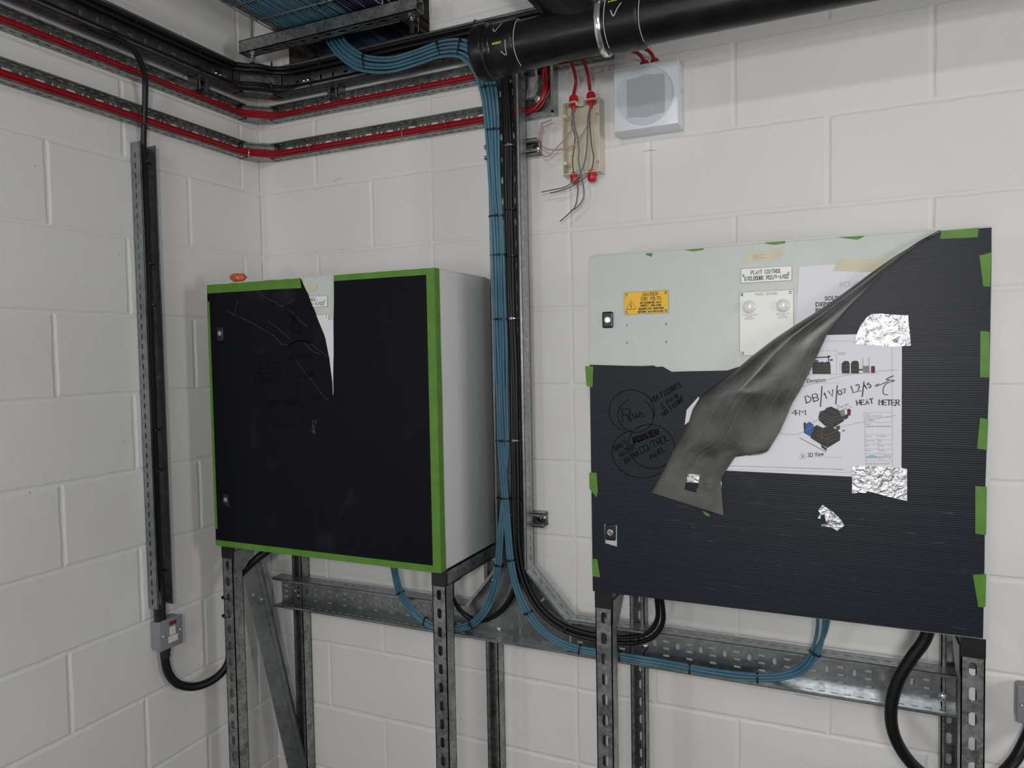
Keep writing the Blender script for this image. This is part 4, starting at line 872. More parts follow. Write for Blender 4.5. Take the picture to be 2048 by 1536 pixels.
# the folded flap
LB = [(2.0442,1.8902),(2.0082,1.8721),(1.9671,1.8481),(1.9231,1.8167),(1.8779,1.7824),(1.8314,1.7492),(1.7837,1.7191),(1.7395,1.6891),(1.6992,1.6572),(1.6632,1.6256),(1.6243,1.5965),(1.5921,1.5724),(1.5724,1.5413),(1.5634,1.5112),(1.5466,1.4774),(1.5274,1.4431),(1.5056,1.397),(1.479,1.3499)]
RB = [(2.0442,1.8892),(2.0141,1.8717),(1.9801,1.8462),(1.9479,1.8181),(1.9142,1.7845),(1.8825,1.751),(1.8613,1.7236),(1.8455,1.6998),(1.8276,1.6583),(1.8095,1.6173),(1.7931,1.5831),(1.7785,1.5579),(1.7647,1.5231),(1.7527,1.4944),(1.7277,1.4511),(1.6621,1.4387),(1.6314,1.3892),(1.6372,1.3093)]
# depth of the bulge follows how wide the fold is open
NS, NT = 110, 44
def lerp_poly(P, s):
    x = s * (len(P) - 1); i = min(int(x), len(P) - 2); f_ = x - i; return (P[i][0] + (P[i + 1][0] - P[i][0]) * f_, P[i][1] + (P[i + 1][1] - P[i][1]) * f_)
LBs = [(v.x, v.y) for v in smoothpath([(a, c_, 0) for a, c_ in LB], .002)]; RBs = [(v.x, v.y) for v in smoothpath([(a, c_, 0) for a, c_ in RB[:15]], .002)]
def samp(P, seq):  # by the control index so both sides stay matched
    out = []
    for s in seq:
        out.append(lerp_poly(P, s))
    return out
wn = [(1.5532,1.3687),(1.5622,1.4003),(1.5882,1.3984),(1.5793,1.3669)]
def inwin(p, poly):
    c_ = False; n_ = len(poly)
    for i in range(n_):
        (x1, y1), (x2, y2) = poly[i], poly[i - 1]
        if (y1 > p[1]) != (y2 > p[1]) and p[0] < (x2 - x1) * (p[1] - y1) / (y2 - y1) + x1: c_ = not c_
    return c_
def surf(si, ti):
    s = si / NS; t = ti / NT
    l = lerp_poly(LB, s); r = lerp_poly(RB, s); wd = math.hypot(r[0] - l[0], r[1] - l[1])
    x = l[0] + (r[0] - l[0]) * t; z = l[1] + (r[1] - l[1]) * t
    env = min(1, s * 2.2) * (1 if s < .62 else max(.18, 1 - (s - .62) / .38))
    roll = (1 - (1 - min(t / .34, 1)) ** 2) ** .5
    tail = 1 - .55 * max(0, (t - .34) / .66)
    h = .0012 + .030 * env * roll * tail + .0012 * math.sin(9 * t + 14 * s)
    k = h / 1.6; x += (1.872 - x) * k; z += (1.67 - z) * k
    return (x, -(.3747 + h), z)
b = BM(); G = [[b.verts.new(surf(i, j)) for j in range(NT + 1)] for i in range(NS + 1)]
for i in range(NS):
    for j in range(NT):
        c_ = G[i][j].co; wq = [(c_.x, c_.z)]
        if inwin(wq[0], wn): continue
        b.faces.new((G[i][j], G[i][j + 1], G[i + 1][j + 1], G[i + 1][j]))
bmesh.ops.recalc_face_normals(b, faces=b.faces); bmesh.ops.solidify(b, geom=b.faces[:], thickness=.0028)
bmesh.ops.delete(b, geom=[v for v in b.verts if not v.link_faces], context='VERTS')
flap = obj('folded_flap', b, 'flap', rsheet, smooth=True); flap['label'] = 'folded-down corner showing the scuffed grey back'
b = BM()
for si0, ti0, si1, ti1 in ((18, 16, 100, 8), (20, 26, 104, 20), (30, 34, 88, 36), (40, 30, 96, 30), (46, 38, 84, 42), (86, 2, 92, 40), (60, 20, 108, 14), (96, 2, 101, 30)):
    pts = []
    for k in range(40):
        q = surf(si0 + (si1 - si0) * k / 39, ti0 + (ti1 - ti0) * k / 39 + (1.2 * math.sin(k * .6) if ti1 - ti0 > 20 else 0)); pts.append((q[0], q[1] - .0034, q[2]))
    tube(b, pts, .00022, 4, .01)
obj('crease_lines', b, 'crease', flap)
b = BM(); plate(b, [(1.5967,1.3214),(1.6094,1.3169),(1.6136,1.3106),(1.603,1.312)], [], FB(.400), .0004); plate(b, [(1.8457,1.7025),(1.8411,1.6986),(1.843,1.6945)], [], FB(.3885), .0004)
obj('tape_remnants', b, 'green', flap)

# ================================================================ cables
def offset_path(pts, a, b_, wob=0.0, seed=0, spread=None, step=.014):
    P = smoothpath(pts, step); T, N_, B_ = frames(P, Vector((0, -1, 0.05))); R_ = random.Random(seed); ph = [R_.uniform(0, 6.28) for _ in range(4)]
    out = []
    for i, p in enumerate(P):
        t = i / (len(P) - 1); k = spread(t) if spread else 1.0
        w1 = wob * (math.sin(t * 17 + ph[0]) + .6 * math.sin(t * 41 + ph[1])); w2 = wob * .5 * (math.sin(t * 19 + ph[2]) + .6 * math.sin(t * 37 + ph[3]))
        out.append(p + B_[i] * (a * k + w1) + N_[i] * (b_ + w2))
    return out
def cable(name, label, group, pts, r, m, cat='cable', seg=8, ends=None):
    b = BM(); tube(b, pts, r, seg, smooth=False); o = obj(name, b, m, None, smooth=True, norm=False)
    return tag(o, label, cat, group)
def tie(p, axis, ra, rb, label, up=(0, -1, 0), group='black cable ties', head=0, tail=0.0, m='tie', w=.0042):
    """nylon tie: flat band round a bundle (half sizes ra across, rb out of the wall) with its locking head"""
    A = Vector(axis).normalized(); N_ = Vector(up) - A * Vector(up).dot(A); N_.normalize(); S = A.cross(N_); b = BM(); n = 26; P0 = Vector(p)
    rings = []
    for k in range(n):
        a = 2 * PI * k / n; c_, s_ = math.cos(a), math.sin(a); e = .72
        cx = math.copysign(abs(c_) ** e, c_); cy = math.copysign(abs(s_) ** e, s_)
        q = []
        for rr, hh in ((0, -w / 2), (.0013, -w / 2), (.0013, w / 2), (0, w / 2)): q.append(b.verts.new(P0 + S * cx * (ra + rr) + N_ * cy * (rb + rr) + A * hh))
        rings.append(q)
    for i in range(n):
        for k in range(4): b.faces.new((rings[i][k], rings[i][(k + 1) % 4], rings[(i + 1) % n][(k + 1) % 4], rings[(i + 1) % n][k]))
    a = head; hp = P0 + S * math.cos(a) * (ra + .002) + N_ * math.sin(a) * (rb + .002)
    q = bmesh.ops.create_cube(b, size=1, matrix=Matrix.Translation(hp) @ Matrix((S * .0062, A * .0066, N_ * .0050)).transposed().to_4x4())
    if tail: tube(b, [hp, hp + S * math.cos(a) * tail * .6 + N_ * tail * .4, hp + S * math.cos(a) * tail + N_ * .001 - A * tail * .3], .0012, 4)
    o = obj('cable_tie', b, m); return tag(o, label, 'cable tie', group)

# ---- blue bundle
bp = [(0.3584,-0.03,2.7849),(0.3813,-0.062,2.7167),(0.427,-0.088,2.6542),(0.4799,-0.104,2.6046),(0.5409,-0.112,2.5664),(0.6315,-0.112,2.5457),(0.7185,-0.11,2.5499),(0.8041,-0.11,2.5587),(0.8692,-0.108,2.5515),(0.9113,-0.106,2.5232),(0.9366,-0.104,2.4814),(0.9536,-0.102,2.4301),(0.9621,-0.1,2.3521),(0.9669,-0.098,2.1826),(0.9716,-0.096,1.9978),(0.9734,-0.092,1.7974),(0.9746,-0.09,1.595),(0.9751,-0.09,1.391),(0.9737,-0.09,1.2441)]
tl = [(0.9603,-0.09,1.1471),(0.9518,-0.09,1.0497),(0.9344,-0.088,0.9724),(0.9021,-0.086,0.9044),(0.8556,-0.086,0.8585),(0.7983,-0.086,0.8366),(0.7455,-0.086,0.8307),(0.6946,-0.09,0.8454),(0.6511,-0.1,0.8839),(0.6271,-0.12,0.9377),(0.6306,-0.15,1.0016),(0.6401,-0.17,1.0574),(0.64,-0.17,1.1154)]
tr = [(0.983,-0.09,1.1491),(0.9926,-0.09,1.0688),(1.0093,-0.088,0.9888),(1.0421,-0.086,0.9185),(1.0874,-0.084,0.8697),(1.1389,-0.083,0.8433),(1.199,-0.083,0.8323),(1.2578,-0.083,0.8314),(1.3153,-0.083,0.832),(1.4126,-0.083,0.8309),(1.5061,-0.083,0.8285),(1.596,-0.083,0.8276),(1.6764,-0.083,0.8334),(1.7366,-0.086,0.8488),(1.7838,-0.095,0.8794),(1.8129,-0.11,0.9288),(1.8279,-0.13,0.9828),(1.8328,-0.15,1.0329),(1.833,-0.16,1.0901)]
BR = .0039
sp_ = lambda t: 1.45 if t < .34 else (1.45 - .5 * min(1, (t - .34) / .12))
offs = [(-.0165, .0035, 0), (-.0083, .0045, 0), (0, .0045, 1), (.0083, .0045, 1), (.0165, .0035, 1), (-.0124, -.0035, 0), (-.0041, -.0035, 0), (.0041, -.0035, 1), (.0124, -.0035, 1)]
for i, (a, b_, rt) in enumerate(offs):
    base = [Vector(p) for p in bp]; main = offset_path(bp, a, b_, .0011, i, lambda t: 1.5 if t < .33 else 1.5 - .55 * min(1, (t - .33) / .15))
    br = tl if rt == 0 else tr; k = [x for x in range(9) if offs[x][2] == rt].index(i)
    n_ = 4 if rt == 0 else 5; aa = [(-.009, .003), (-.001, .004), (.007, .003), (-.004, -.004), (.004, -.004)][k] if n_ == 5 else [(-.008, .002), (0, .004), (.008, .002), (0, -.004)][k]
    bo = offset_path([bp[-1]] + br, aa[0], aa[1], .0006, i + 20)
    # fan out where the cables go up into the cabinet
    nb = len(bo)
    for j in range(nb):
        f_ = max(0, (j / nb - .86) / .14); bo[j] = bo[j] + Vector((f_ * .022 if k % 2 else -f_ * .006, 0, 0))
    cut_ = 12; j0 = main[-cut_]; path = main[:-cut_]; m2 = bo[10:]
    mid = smoothpath([path[-2], path[-1], m2[0], m2[1]], .014)
    k0 = min(range(len(mid)), key=lambda q: (mid[q] - path[-1]).length); k1 = min(range(len(mid)), key=lambda q: (mid[q] - m2[0]).length)
    full = path + mid[k0 + 1:k1] + m2
    cable('data_cable', 'blue data cable from the overhead basket down to the left cabinet' if rt == 0 else 'blue data cable from the overhead basket down and across to the right cabinet',
          'blue cables to the left cabinet' if rt == 0 else 'blue cables to the right cabinet', full, BR, 'blue')
def pt(path, i): return path[i]
# ties on the blue bundle
T_ = [(4, 'black cable tie on the blue bundle where it first curves right, near the basket', .030, .011, (1, 0, .1)), (7, 'black cable tie on the blue bundle midway along its sweep to the pipe', .029, .011, (1, 0, .3)),
      (8, 'black cable tie on the blue bundle just before the pipe cap', .029, .011, (1, 0, -.2))]
for i, lb, ra, rb, ax in T_: tie(bp[i], ax, ra, rb, lb, head=2.4, tail=.0)
for (p, lb) in zip([(0.9552,-0.102,2.4312),(0.9659,-0.1,2.3093),(0.9708,-0.098,2.0659),(0.9718,-0.095,1.955),(0.9744,-0.092,1.7715),(0.9741,-0.09,1.4187),(0.9738,-0.09,1.25)],
                   ('immediately below the pipe cap', 'second below the pipe cap, by the strut bracket', 'third below the pipe cap', 'fourth below the pipe cap', 'level with the left cabinet\'s upper half', 'level with the left cabinet\'s lower half', 'lowest, just above where it splits')):
    tie(p, (0, 0, 1), .0225, .0105, 'black tie on the upright blue bundle, ' + lb, head=1.6 + random.uniform(-.5, .5))
for p, ax, lb in ((tl[1], (.1, 0, 1), 'on the left blue branch at the top of the tee'), (tl[4], (.7, 0, .5), 'on the left blue branch where it crosses black cable'), (tl[5], (1, 0, 0), 'on the left blue branch right of the cabinet leg'),
                  (tl[7], (1, 0, -.2), 'on the left blue branch left of the cabinet leg'), (tl[9], (.5, 0, -1), 'on the blue cables rising into the left cabinet'), (tr[1], (-.2, 0, 1), 'on the right blue branch at the top of the tee'),
                  (tr[3], (-.5, 0, 1), 'on the right blue branch halfway down the tee'), (tr[6], (1, 0, -.2), 'on the right blue branch at the tee\'s end'), (tr[8], (1, 0, 0), 'on the low blue run just right of the right cabinet\'s leg'),
                  (tr[10], (1, 0, 0), 'on the low blue run, middle of the tray'), (tr[12], (1, 0, 0), 'on the low blue run before it turns up'), (tr[15], (.4, 0, .8), 'on the blue cables rising into the right cabinet')):
    tie(p, ax, .0135, .010, 'black cable tie ' + lb, head=4.6 if ax[0] > .9 else 1.7)

# ---- black power cables on the upright tray
vb = [(0.9879,-0.062,2.5574),(0.9946,-0.072,2.4258),(1.0015,-0.074,2.2546),(1.0019,-0.074,2.0411),(1.0039,-0.074,1.8258),(1.0059,-0.074,1.6088),(1.0063,-0.074,1.3901),(1.0065,-0.074,1.2432)]
vr = [(1.009,-0.074,1.1254),(1.0201,-0.074,1.0377),(1.0474,-0.074,0.9669),(1.0935,-0.074,0.9139),(1.1544,-0.074,0.8829),(1.2262,-0.074,0.8717),(1.2989,-0.074,0.871),(1.3642,-0.08,0.8844),(1.4083,-0.09,0.9111),(1.4327,-0.1,0.9548),(1.4376,-0.125,1.0107),(1.4349,-0.15,1.0776)]
vl = [(1.0056,-0.07,1.1241),(1.0074,-0.07,1.05),(0.9965,-0.07,0.9893),(0.9679,-0.074,0.9331),(0.9225,-0.074,0.8879),(0.87,-0.074,0.8686),(0.8274,-0.08,0.8864),(0.8066,-0.1,0.9302),(0.8027,-0.13,0.9923),(0.8119,-0.16,1.084)]
for i, (a, b_) in enumerate(((-.0092, .003), (-.0005, .0045), (.0075, .003), (-.005, -.007))):
    rt = i in (0, 2); path = offset_path(vb + (vr if rt else vl), a * (.9 if rt else 1), b_, .0012, 40 + i)
    cable('power_cable', 'thick black power cable down the upright tray to the right cabinet' if rt else 'thick black power cable down the upright tray, turning left at the tee', 'black cables on the upright tray to the right' if rt else 'black cables on the upright tray to the left', path, .0066, 'rubber')
cable('power_cable', 'thin purple-black cable along the right side of the upright black cables', None, offset_path(vb + [(1.0151,-0.066,1.124),(1.0265,-0.066,1.051),(1.0218,-0.064,1.0202)], .0125, -.003, .0004, 50), .0042, 'purple')
for p, lb, m_ in zip([(1.0064,-0.074,2.2653),(1.0059,-0.074,2.085),(1.0064,-0.074,1.9521),(1.006,-0.074,1.7724),(1.0069,-0.074,1.4194),(1.0081,-0.074,1.2434)], ('silver tie on the upright black cables level with the strut bracket', 'black tie on the upright black cables, second below the pipe', 'black tie on the upright black cables, third below the pipe', 'shiny tie on the upright black cables beside the left cabinet',
                     'shiny tie on the upright black cables, second from the tee', 'black tie on the upright black cables nearest the tee'), ('galv', 'tie', 'tie', 'bright', 'bright', 'tie')):
    tie((p[0] - .001, p[1], p[2]), (0, 0, 1), .0165, .013, lb, group=None, head=1.4, m=m_, w=.003)
for p, ax, lb in ((vr[4], (1, 0, -.3), 'black tie on the black cables at the right end of the tee'), (vr[7], (1, 0, .1), 'black tie on the black cables right of the right cabinet\'s front leg'), (vl[5], (1, 0, .1), 'black tie on the black cables that hang left of the tee')):
    tie(p, ax, .012, .012, lb, group=None, head=4.6)

# ---- black cables in the wide corner tray
def corner_path(d, z, y0, x1, c=.20, dz=0.0):
    return [(d, y0, z), (d, y0 * .6 - c * .4, z + dz), (d, -c - .08, z), (d + .02, -c + .02, z), ((c + d) / 2 + .005, -(c + d) / 2 - .005, z), (c - .02, -d - .02, z), (c + .08, -d, z), ((x1 + c) / 2, -d, z - dz), (x1, -d, z)]
for i, (d, z) in enumerate(((.053, 2.5545), (.066, 2.5545), (.079, 2.5545), (.060, 2.5665))):
    P_ = offset_path(corner_path(d, z, -1.68, 1.25), 0, 0, .0008, 60 + i); cable('power_cable', 'black power cable lying along the bottom of the wide corner tray', 'black cables in the bottom of the wide tray', P_, .0072, 'rubber')
for i, (d, z) in enumerate(((.054, 2.622), (.068, 2.622), (.081, 2.6215), (.074, 2.6085))):
    P_ = offset_path(corner_path(d, z, -1.68, 1.25), 0, 0, .0008, 70 + i); cable('power_cable', 'black power cable tied under the top flange of the wide corner tray', 'black cables at the top of the wide tray', P_, .0068, 'rubber')
for p, ax, lb, ra in (((.068, -.545, 2.62), (0, 1, 0), 'black tie on the wide tray\'s upper cables, left wall, farther from the corner', .013), ((.068, -.325, 2.62), (0, 1, 0), 'black tie on the wide tray\'s upper cables, left wall, nearer the corner', .013),
                      ((.068, -.325, 2.558), (0, 1, 0), 'black tie on the wide tray\'s lower cables, left wall, nearer the corner', .012), ((.18, -.12, 2.62), (.7, .7, 0), 'black tie on the wide tray\'s upper cables at the corner piece', .013),
                      ((.17, -.115, 2.558), (.7, .7, 0), 'black tie on the wide tray\'s lower cables at the corner piece', .012), ((.345, -.068, 2.62), (1, 0, 0), 'black tie on the wide tray\'s upper cables right of the corner', .013),
                      ((.31, -.068, 2.558), (1, 0, 0), 'black tie on the wide tray\'s lower cables right of the corner', .012), ((.60, -.068, 2.558), (1, 0, 0), 'black tie on the wide tray\'s lower cables under the blue bundle', .012),
                      ((.735, -.068, 2.625), (1, 0, 0), 'black tie on the wide tray\'s upper cables left of the pipe cap', .013), ((.905, -.068, 2.625), (1, 0, 0), 'black tie on the wide tray\'s top edge beside the pipe cap', .014)):
    tie(p, ax, ra, .018, lb, up=(0, 0, 1) if False else ((1, 0, 0) if ax == (0, 1, 0) else (0, -1, 0)), head=1.0, tail=.006)

# ---- red cables
def red(label, group, path, i, r=.0047): return cable('fire_cable', label, group, path, r, 'red')
RA = lambda z, d, x1: [(d, -1.68, z), (d, -.5, z), (d, -.16, z), (d + .006, -.11, z), (.066, -.066, z), (.11, -d - .006, z), (.16, -d, z), (.5, -d, z), (x1, -d, z)]
for i, (d, z) in enumerate(((.0325, 2.3592), (.0305, 2.3686), (.0205, 2.3775), (.0200, 2.3605))):
    up_ = i
    x_ = .985; xr_e = (1.098, 1.107, 1.1155, 1.104)[i]; rr = (.118, .109, .10, .112)[i] - .02
    P_ = RA(z, d, x_)[:-1] + [(.8, -d, z), (x_, -d, z), (x_ + .04, -d, z + .001), (xr_e - .028, -d, z + .016), (xr_e - .004, -d, z + .050), (xr_e, -d, z + .085), (xr_e - .002, -d, z + .115), (xr_e + .02, -d - .003, 2.50 + .004 * i), (xr_e + .07, -d - .004, 2.503 + .004 * i)]
    if i < 2: P_ = P_[:-1] + ([(1.149,-0.045,2.4864),(1.1717,-0.05,2.4887),(1.1885,-0.056,2.4754),(1.1982,-0.056,2.445),(1.2008,-0.052,2.4187),(1.1867,-0.034,2.3952)] if i == 0 else [(1.167,-0.045,2.4914),(1.1983,-0.05,2.492),(1.2206,-0.056,2.4777),(1.2318,-0.056,2.4527),(1.2373,-0.052,2.426),(1.2352,-0.034,2.3982)])
    else: P_ = P_[:-1] + [(1.17, -.040, 2.505), (1.24, -.036, 2.502 + .003 * i), (1.285, -.036, 2.503 + .003 * i), ] + (([(1.2974,-0.036,2.491),(1.3307,-0.04,2.4873),(1.3637,-0.045,2.4753),(1.3813,-0.045,2.4615),(1.3907,-0.04,2.4445)]) if i == 2 else ([(1.3017,-0.036,2.4955),(1.3543,-0.04,2.4908),(1.391,-0.045,2.4781),(1.4097,-0.045,2.4628),(1.4178,-0.04,2.4449)]))
    red(('red fire cable in the lowest tray, rising to the cream junction box' if i < 2 else 'red fire cable in the lowest tray, rising and running on to the white speaker'), 'red cables to the junction box' if i < 2 else 'red cables to the speaker', offset_path(P_, 0, 0, .0004, 80 + i), i, .0047)
for i, (d, z) in enumerate(((.0325, 2.4892), (.0305, 2.4986), (.0205, 2.5070), (.0200, 2.4905))):
    red('red fire cable along the upper narrow tray', 'red cables in the upper narrow tray', offset_path(RA(z, d, 1.05) + [(1.25, -d, z)], 0, 0, .0005, 90 + i), i)
def redtie(p, ax, lb, m='red', ra=.0145): tie(p, ax, ra, .0130, lb, up=(1, 0, 0) if abs(ax[1]) > .9 else (0, -1, 0), group=None, head=.6, m=m, w=.003)
for p, ax, lb, m in (((.0255, -1.02, 2.3685), (0, 1, 0), 'red tie on the lowest tray\'s red cables near the picture\'s left edge', 'red'), ((.0255, -.505, 2.3685), (0, 1, 0), 'red tie on the lowest tray\'s red cables just right of the black dropping cable', 'red'),
                     ((.045, -.098, 2.3685), (.5, .8, 0), 'metal tie on the lowest tray\'s red cables at the corner', 'bright'), ((.255, -.0255, 2.3685), (1, 0, 0), 'brownish tie on the lowest tray\'s red cables right of the corner', 'wbrown'),
                     ((.62, -.0255, 2.3685), (1, 0, 0), 'silver tie on the lowest tray\'s red cables midway to the blue bundle', 'bright'), ((.78, -.0255, 2.3685), (1, 0, 0), 'red tie on the lowest tray\'s red cables left of the blue bundle', 'red'),
                     ((.0255, -.625, 2.4982), (0, 1, 0), 'red tie on the upper narrow tray\'s cables above the dropping cable', 'red'), ((.0255, -.185, 2.4982), (0, 1, 0), 'red tie on the upper narrow tray\'s cables nearest the corner', 'red'),
                     ((.235, -.0255, 2.4982), (1, 0, 0), 'brownish tie on the upper narrow tray\'s cables right of the corner', 'wbrown'), ((.43, -.0255, 2.4982), (1, 0, 0), 'red tie on the upper narrow tray\'s cables, middle of the back wall', 'red'),
                     ((.69, -.0255, 2.4982), (1, 0, 0), 'brownish tie on the upper narrow tray\'s cables, below the blue sweep', 'wbrown')):
    redtie(p, ax, lb, m)

# ---- cable that drops down the left wall into the fused switch
dp_ = [(0.07,-0.7137,2.5545),(0.08,-0.6521,2.5435),(0.088,-0.6174,2.5422),(0.092,-0.5877,2.5381),(0.09,-0.5559,2.5259),(0.08,-0.5285,2.5033),(0.06,-0.5027,2.471),(0.045,-0.4929,2.4201),(0.032,-0.4886,2.3593),(0.024,-0.4866,2.2965),(0.02,-0.4826,2.2404),(0.016,-0.4787,1.9948),(0.016,-0.48,1.7012),(0.016,-0.4797,1.4789),(0.018,-0.4828,1.2554),(0.022,-0.4855,1.0761),(0.03,-0.4881,0.9722),(0.032,-0.4896,0.9353)]
cable('power_cable', 'single black cable dropping from the wide tray down the left wall', None, offset_path(dp_, 0, 0, .0004, 3), lambda t: .0082 if t < .45 else .0082, 'rubber')
root = empty('cable_channel', (0, -.485, .935), 'upright galvanised channel on the left wall holding one black cable', 'cable tray')
b = BM(); tray(b, .937, 2.300, -.512, -.458, .002, .040, gVL, 'narrow', phase=.02, fslots=(1, 0)); obj('channel', b, 'tray', root)
bolts(root, [(.0035, -.470, 1.62), (.0035, -.487, 1.62)], (1, 0, 0), .0045, 'screw')
for p, lb in zip([(0.02,-0.4789,2.2485),(0.016,-0.4737,1.9559),(0.016,-0.4689,1.8343),(0.018,-0.4769,1.4638),(0.018,-0.4736,1.3438),(0.024,-0.4817,1.0406)], ('first below its top end', 'second below its top end', 'third below its top end', 'third above its bottom end', 'second above its bottom end', 'nearest the switch')):
    tie(p, (0, 0, 1), .0105, .0105, 'black tie on the single cable in the left wall channel, ' + lb, up=(1, 0, 0), head=.2, w=.0035)
g_ = [(0.088,-0.6173,2.5449)][0]; tie(g_, (0, 1, -.3), .012, .012, 'black tie on the single cable where it leaves the wide tray', up=(1, 0, 0), head=1.0)
# fused switch on the left wall
def soft_box(b, x0, x1, y0, y1, z0, z1, r): box(b, x0, x1, y0, y1, z0, z1, r, 3)
y0, y1, z0, z1 = -.512, -.432, .810, .898
root = empty('fused_switch', (0, (y0 + y1) / 2, z0), 'grey metal-clad fused switch on the left wall under the cable channel', 'switch', 'grey wall switches')
b = BM(); soft_box(b, .001, .038, y0, y1, z0, z1, .009); obj('back_box', b, 'greyp', root, smooth=True)
b = BM(); soft_box(b, .0375, .044, y0 - .001, y1 + .001, z0 - .001, z1 + .001, .003); obj('front_plate', b, 'greyp', root, smooth=True)
b = BM(); yc = -.466; box(b, .044, .0452, yc - .0125, yc + .0125, .878, .889, .0004); obj('indicator', b, 'neon', root)
b = BM(); box(b, .044, .047, yc - .012, yc + .008, .848, .873, .0012); box(b, .044, .0462, yc - .017, yc + .0155, .826, .846, .0006); obj('rocker', b, 'rocker', root)
bolts(root, [(.044, -.500, .853), (.044, -.4385, .853)], (1, 0, 0), .0028, 'screw')
b = BM(); g0 = [(0.028,-0.4864,0.9337)][0]; lathe(b, (.024, -.493, .896), (0, 0, 1), [(0, .0165), (.03, .0165), (.034, .0175), (.06, .0165), (.078, .0095), (.092, .008)], 20); obj('cable_shroud', b, 'black', root, smooth=True)
b = BM(); lathe(b, (.024, -.480, .811), (0, 0, -1), [(0, .0165), (.012, .0165), (.012, .0145), (.03, .0145)], 20); obj('conduit_gland', b, 'black', root, smooth=True)
def conduit(label, group, P_, r=.0125, seg=14):
    b = BM(); P = smoothpath(P_, .0035); tube(b, P, lambda t: r, seg, smooth=False)
    n_ = len(P)
    for i, v in enumerate(b.verts[:]):
        pass
    o = obj('flexible_conduit', b, 'rubber', None, smooth=True, norm=False); return tag(o, label, 'conduit', group)
c1 = [(.024, -.480, .80), (.024, -.480, .765), (.027, -.472, .725), (.036, -.452, .690), (.050, -.420, .668), (.066, -.385, .662), (.084, -.345, .672), (.098, -.315, .700), (.109, -.310, .745), (.116, -.315, .80), (.1172, -.316, .86), (.1172, -.315, .92), (.119, -.300, .962), (.145, -.268, 1.003), (.175, -.245, 1.035), (.205, -.222, 1.062), (.228, -.205, 1.10), (.232, -.20, 1.13)]
conduit('black flexible conduit looping from the left wall switch up into the left cabinet', 'flexible conduits', c1, .0125)
tie((.1325, -.327, .93), (0, 0, 1), .0165, .0252, 'black tie round the left cabinet\'s front left leg, upper of two', up=(0, -1, 0), head=2.6, w=.003); tie((.1325, -.327, .872), (0, 0, 1), .0165, .0252, 'black tie round the left cabinet\'s front left leg, lower of two', up=(0, -1, 0), head=2.6, w=.003)
c2 = [(2.0507,-0.24,1.1042),(2.0343,-0.24,1.0445),(2.0081,-0.24,0.9968),(1.9845,-0.24,0.9466),(1.9711,-0.24,0.8887),(1.9732,-0.24,0.8356),(1.992,-0.235,0.7878),(2.0241,-0.22,0.7445),(2.0691,-0.19,0.7069),(2.1217,-0.15,0.6831),(2.1812,-0.1,0.6896),(2.2285,-0.06,0.725),(2.2593,-0.035,0.7792),(2.2698,-0.028,0.8129)]
conduit('black flexible conduit looping from the right cabinet to the right-hand switch', 'flexible conduits', c2, .0130)
root = empty('fused_switch', (2.278, 0, .8), 'grey metal-clad fused switch on the back wall, cut by the right picture edge', 'switch', 'grey wall switches')
b = BM(); soft_box(b, 2.237, 2.321, -.036, -.001, .808, .893, .009); obj('back_box', b, 'greyp', root, smooth=True)
b = BM(); soft_box(b, 2.236, 2.322, -.042, -.0355, .807, .894, .003); obj('front_plate', b, 'greyp', root, smooth=True)
b = BM(); box(b, 2.27, 2.29, -.045, -.042, .84, .865, .001); obj('rocker', b, 'rocker', root)
bolts(root, [(2.245, -.042, .851)], (0, -1, 0), .0028, 'screw')
b = BM(); g_ = Vector(c2[-1]); lathe(b, (g_.x, g_.y, .809), (0, 0, -1), [(0, .0165), (.012, .0165), (.012, .0145), (.03, .0145)], 20); obj('conduit_gland', b, 'black', root, smooth=True)
# length of tray leaning in the corner behind the left cabinet
root = empty('leaning_tray_offcut', (.26, -.07, 0), 'offcut of plain galvanised channel leaning diagonally in the corner behind the stand', 'channel')
b = BM(); pA = Vector([(0.0646,-0.17,0.9837)][0]); pB = Vector([(0.1404,-0.06,0.2392)][0]); dv = (pA - pB).normalized(); P0 = pB - dv * ((pB.z - .012) / dv.z); L_ = (pA - P0).length
O_ = Vector((.35, -1, .1)); O_ = (O_ - dv * O_.dot(dv)).normalized(); S_ = dv.cross(O_)
plate(b, rect(0, L_, -.032, .032), [], lambda a, c, q: P0 + dv * a + S_ * c + O_ * q, .0012)
for s in (-1, 1): plate(b, rect(0, L_, -.016, .0), [], lambda a, c, q: P0 + dv * a + O_ * c + S_ * (s * .032 + q), .0012)
plate(b, rect(0, L_, -.006, .006), [], lambda a, c, q: P0 + dv * a + S_ * (c + .012) + O_ * (q + .0015), .0012)
obj('channel', b, 'tray', root)
bolts(root, [P0 + dv * (L_ - .11) + S_ * -.012 + O_ * .001, P0 + dv * (L_ - .13) + S_ * .012 + O_ * .001], O_, .004, 'screw')

# ================================================================ speaker, junction box
def gland(b, p, ax, r=.0120, dome=True):
    lathe(b, p, ax, [(0, r * 1.12), (.006, r * 1.12), (.006, r * .95), (.009, r * .95), (.009, r * 1.05), (.018, r), (.0225, r * .72), (.0235, r * .55)] if dome else [(0, r * 1.1), (.004, r * 1.1), (.0055, r * .6)], 6 if not dome else 18)
sx0, sx1, sz0, sz1 = 1.3165, 1.4865, 2.2585, 2.4250
root = empty('wall_speaker', ((sx0 + sx1) / 2, 0, sz0), 'square white wall speaker with round grille above the right cabinet', 'speaker')
b = BM(); box(b, sx0, sx1, -.079, -.0005, sz0, sz1, .0018); obj('cabinet', b, 'white', root, smooth=True)
cx, cz = [(1.4029,2.3408)][0]
b = BM(); lathe(b, (cx, -.079, cz), (0, -1, 0), [(0, .0755), (.0022, .0752), (.0028, .0742), (.0028, .0725), (.0012, .0715), (.0016, .066), (.0016, 0)], 72); obj('grille_ring', b, 'ring', root, smooth=True)
pts = []
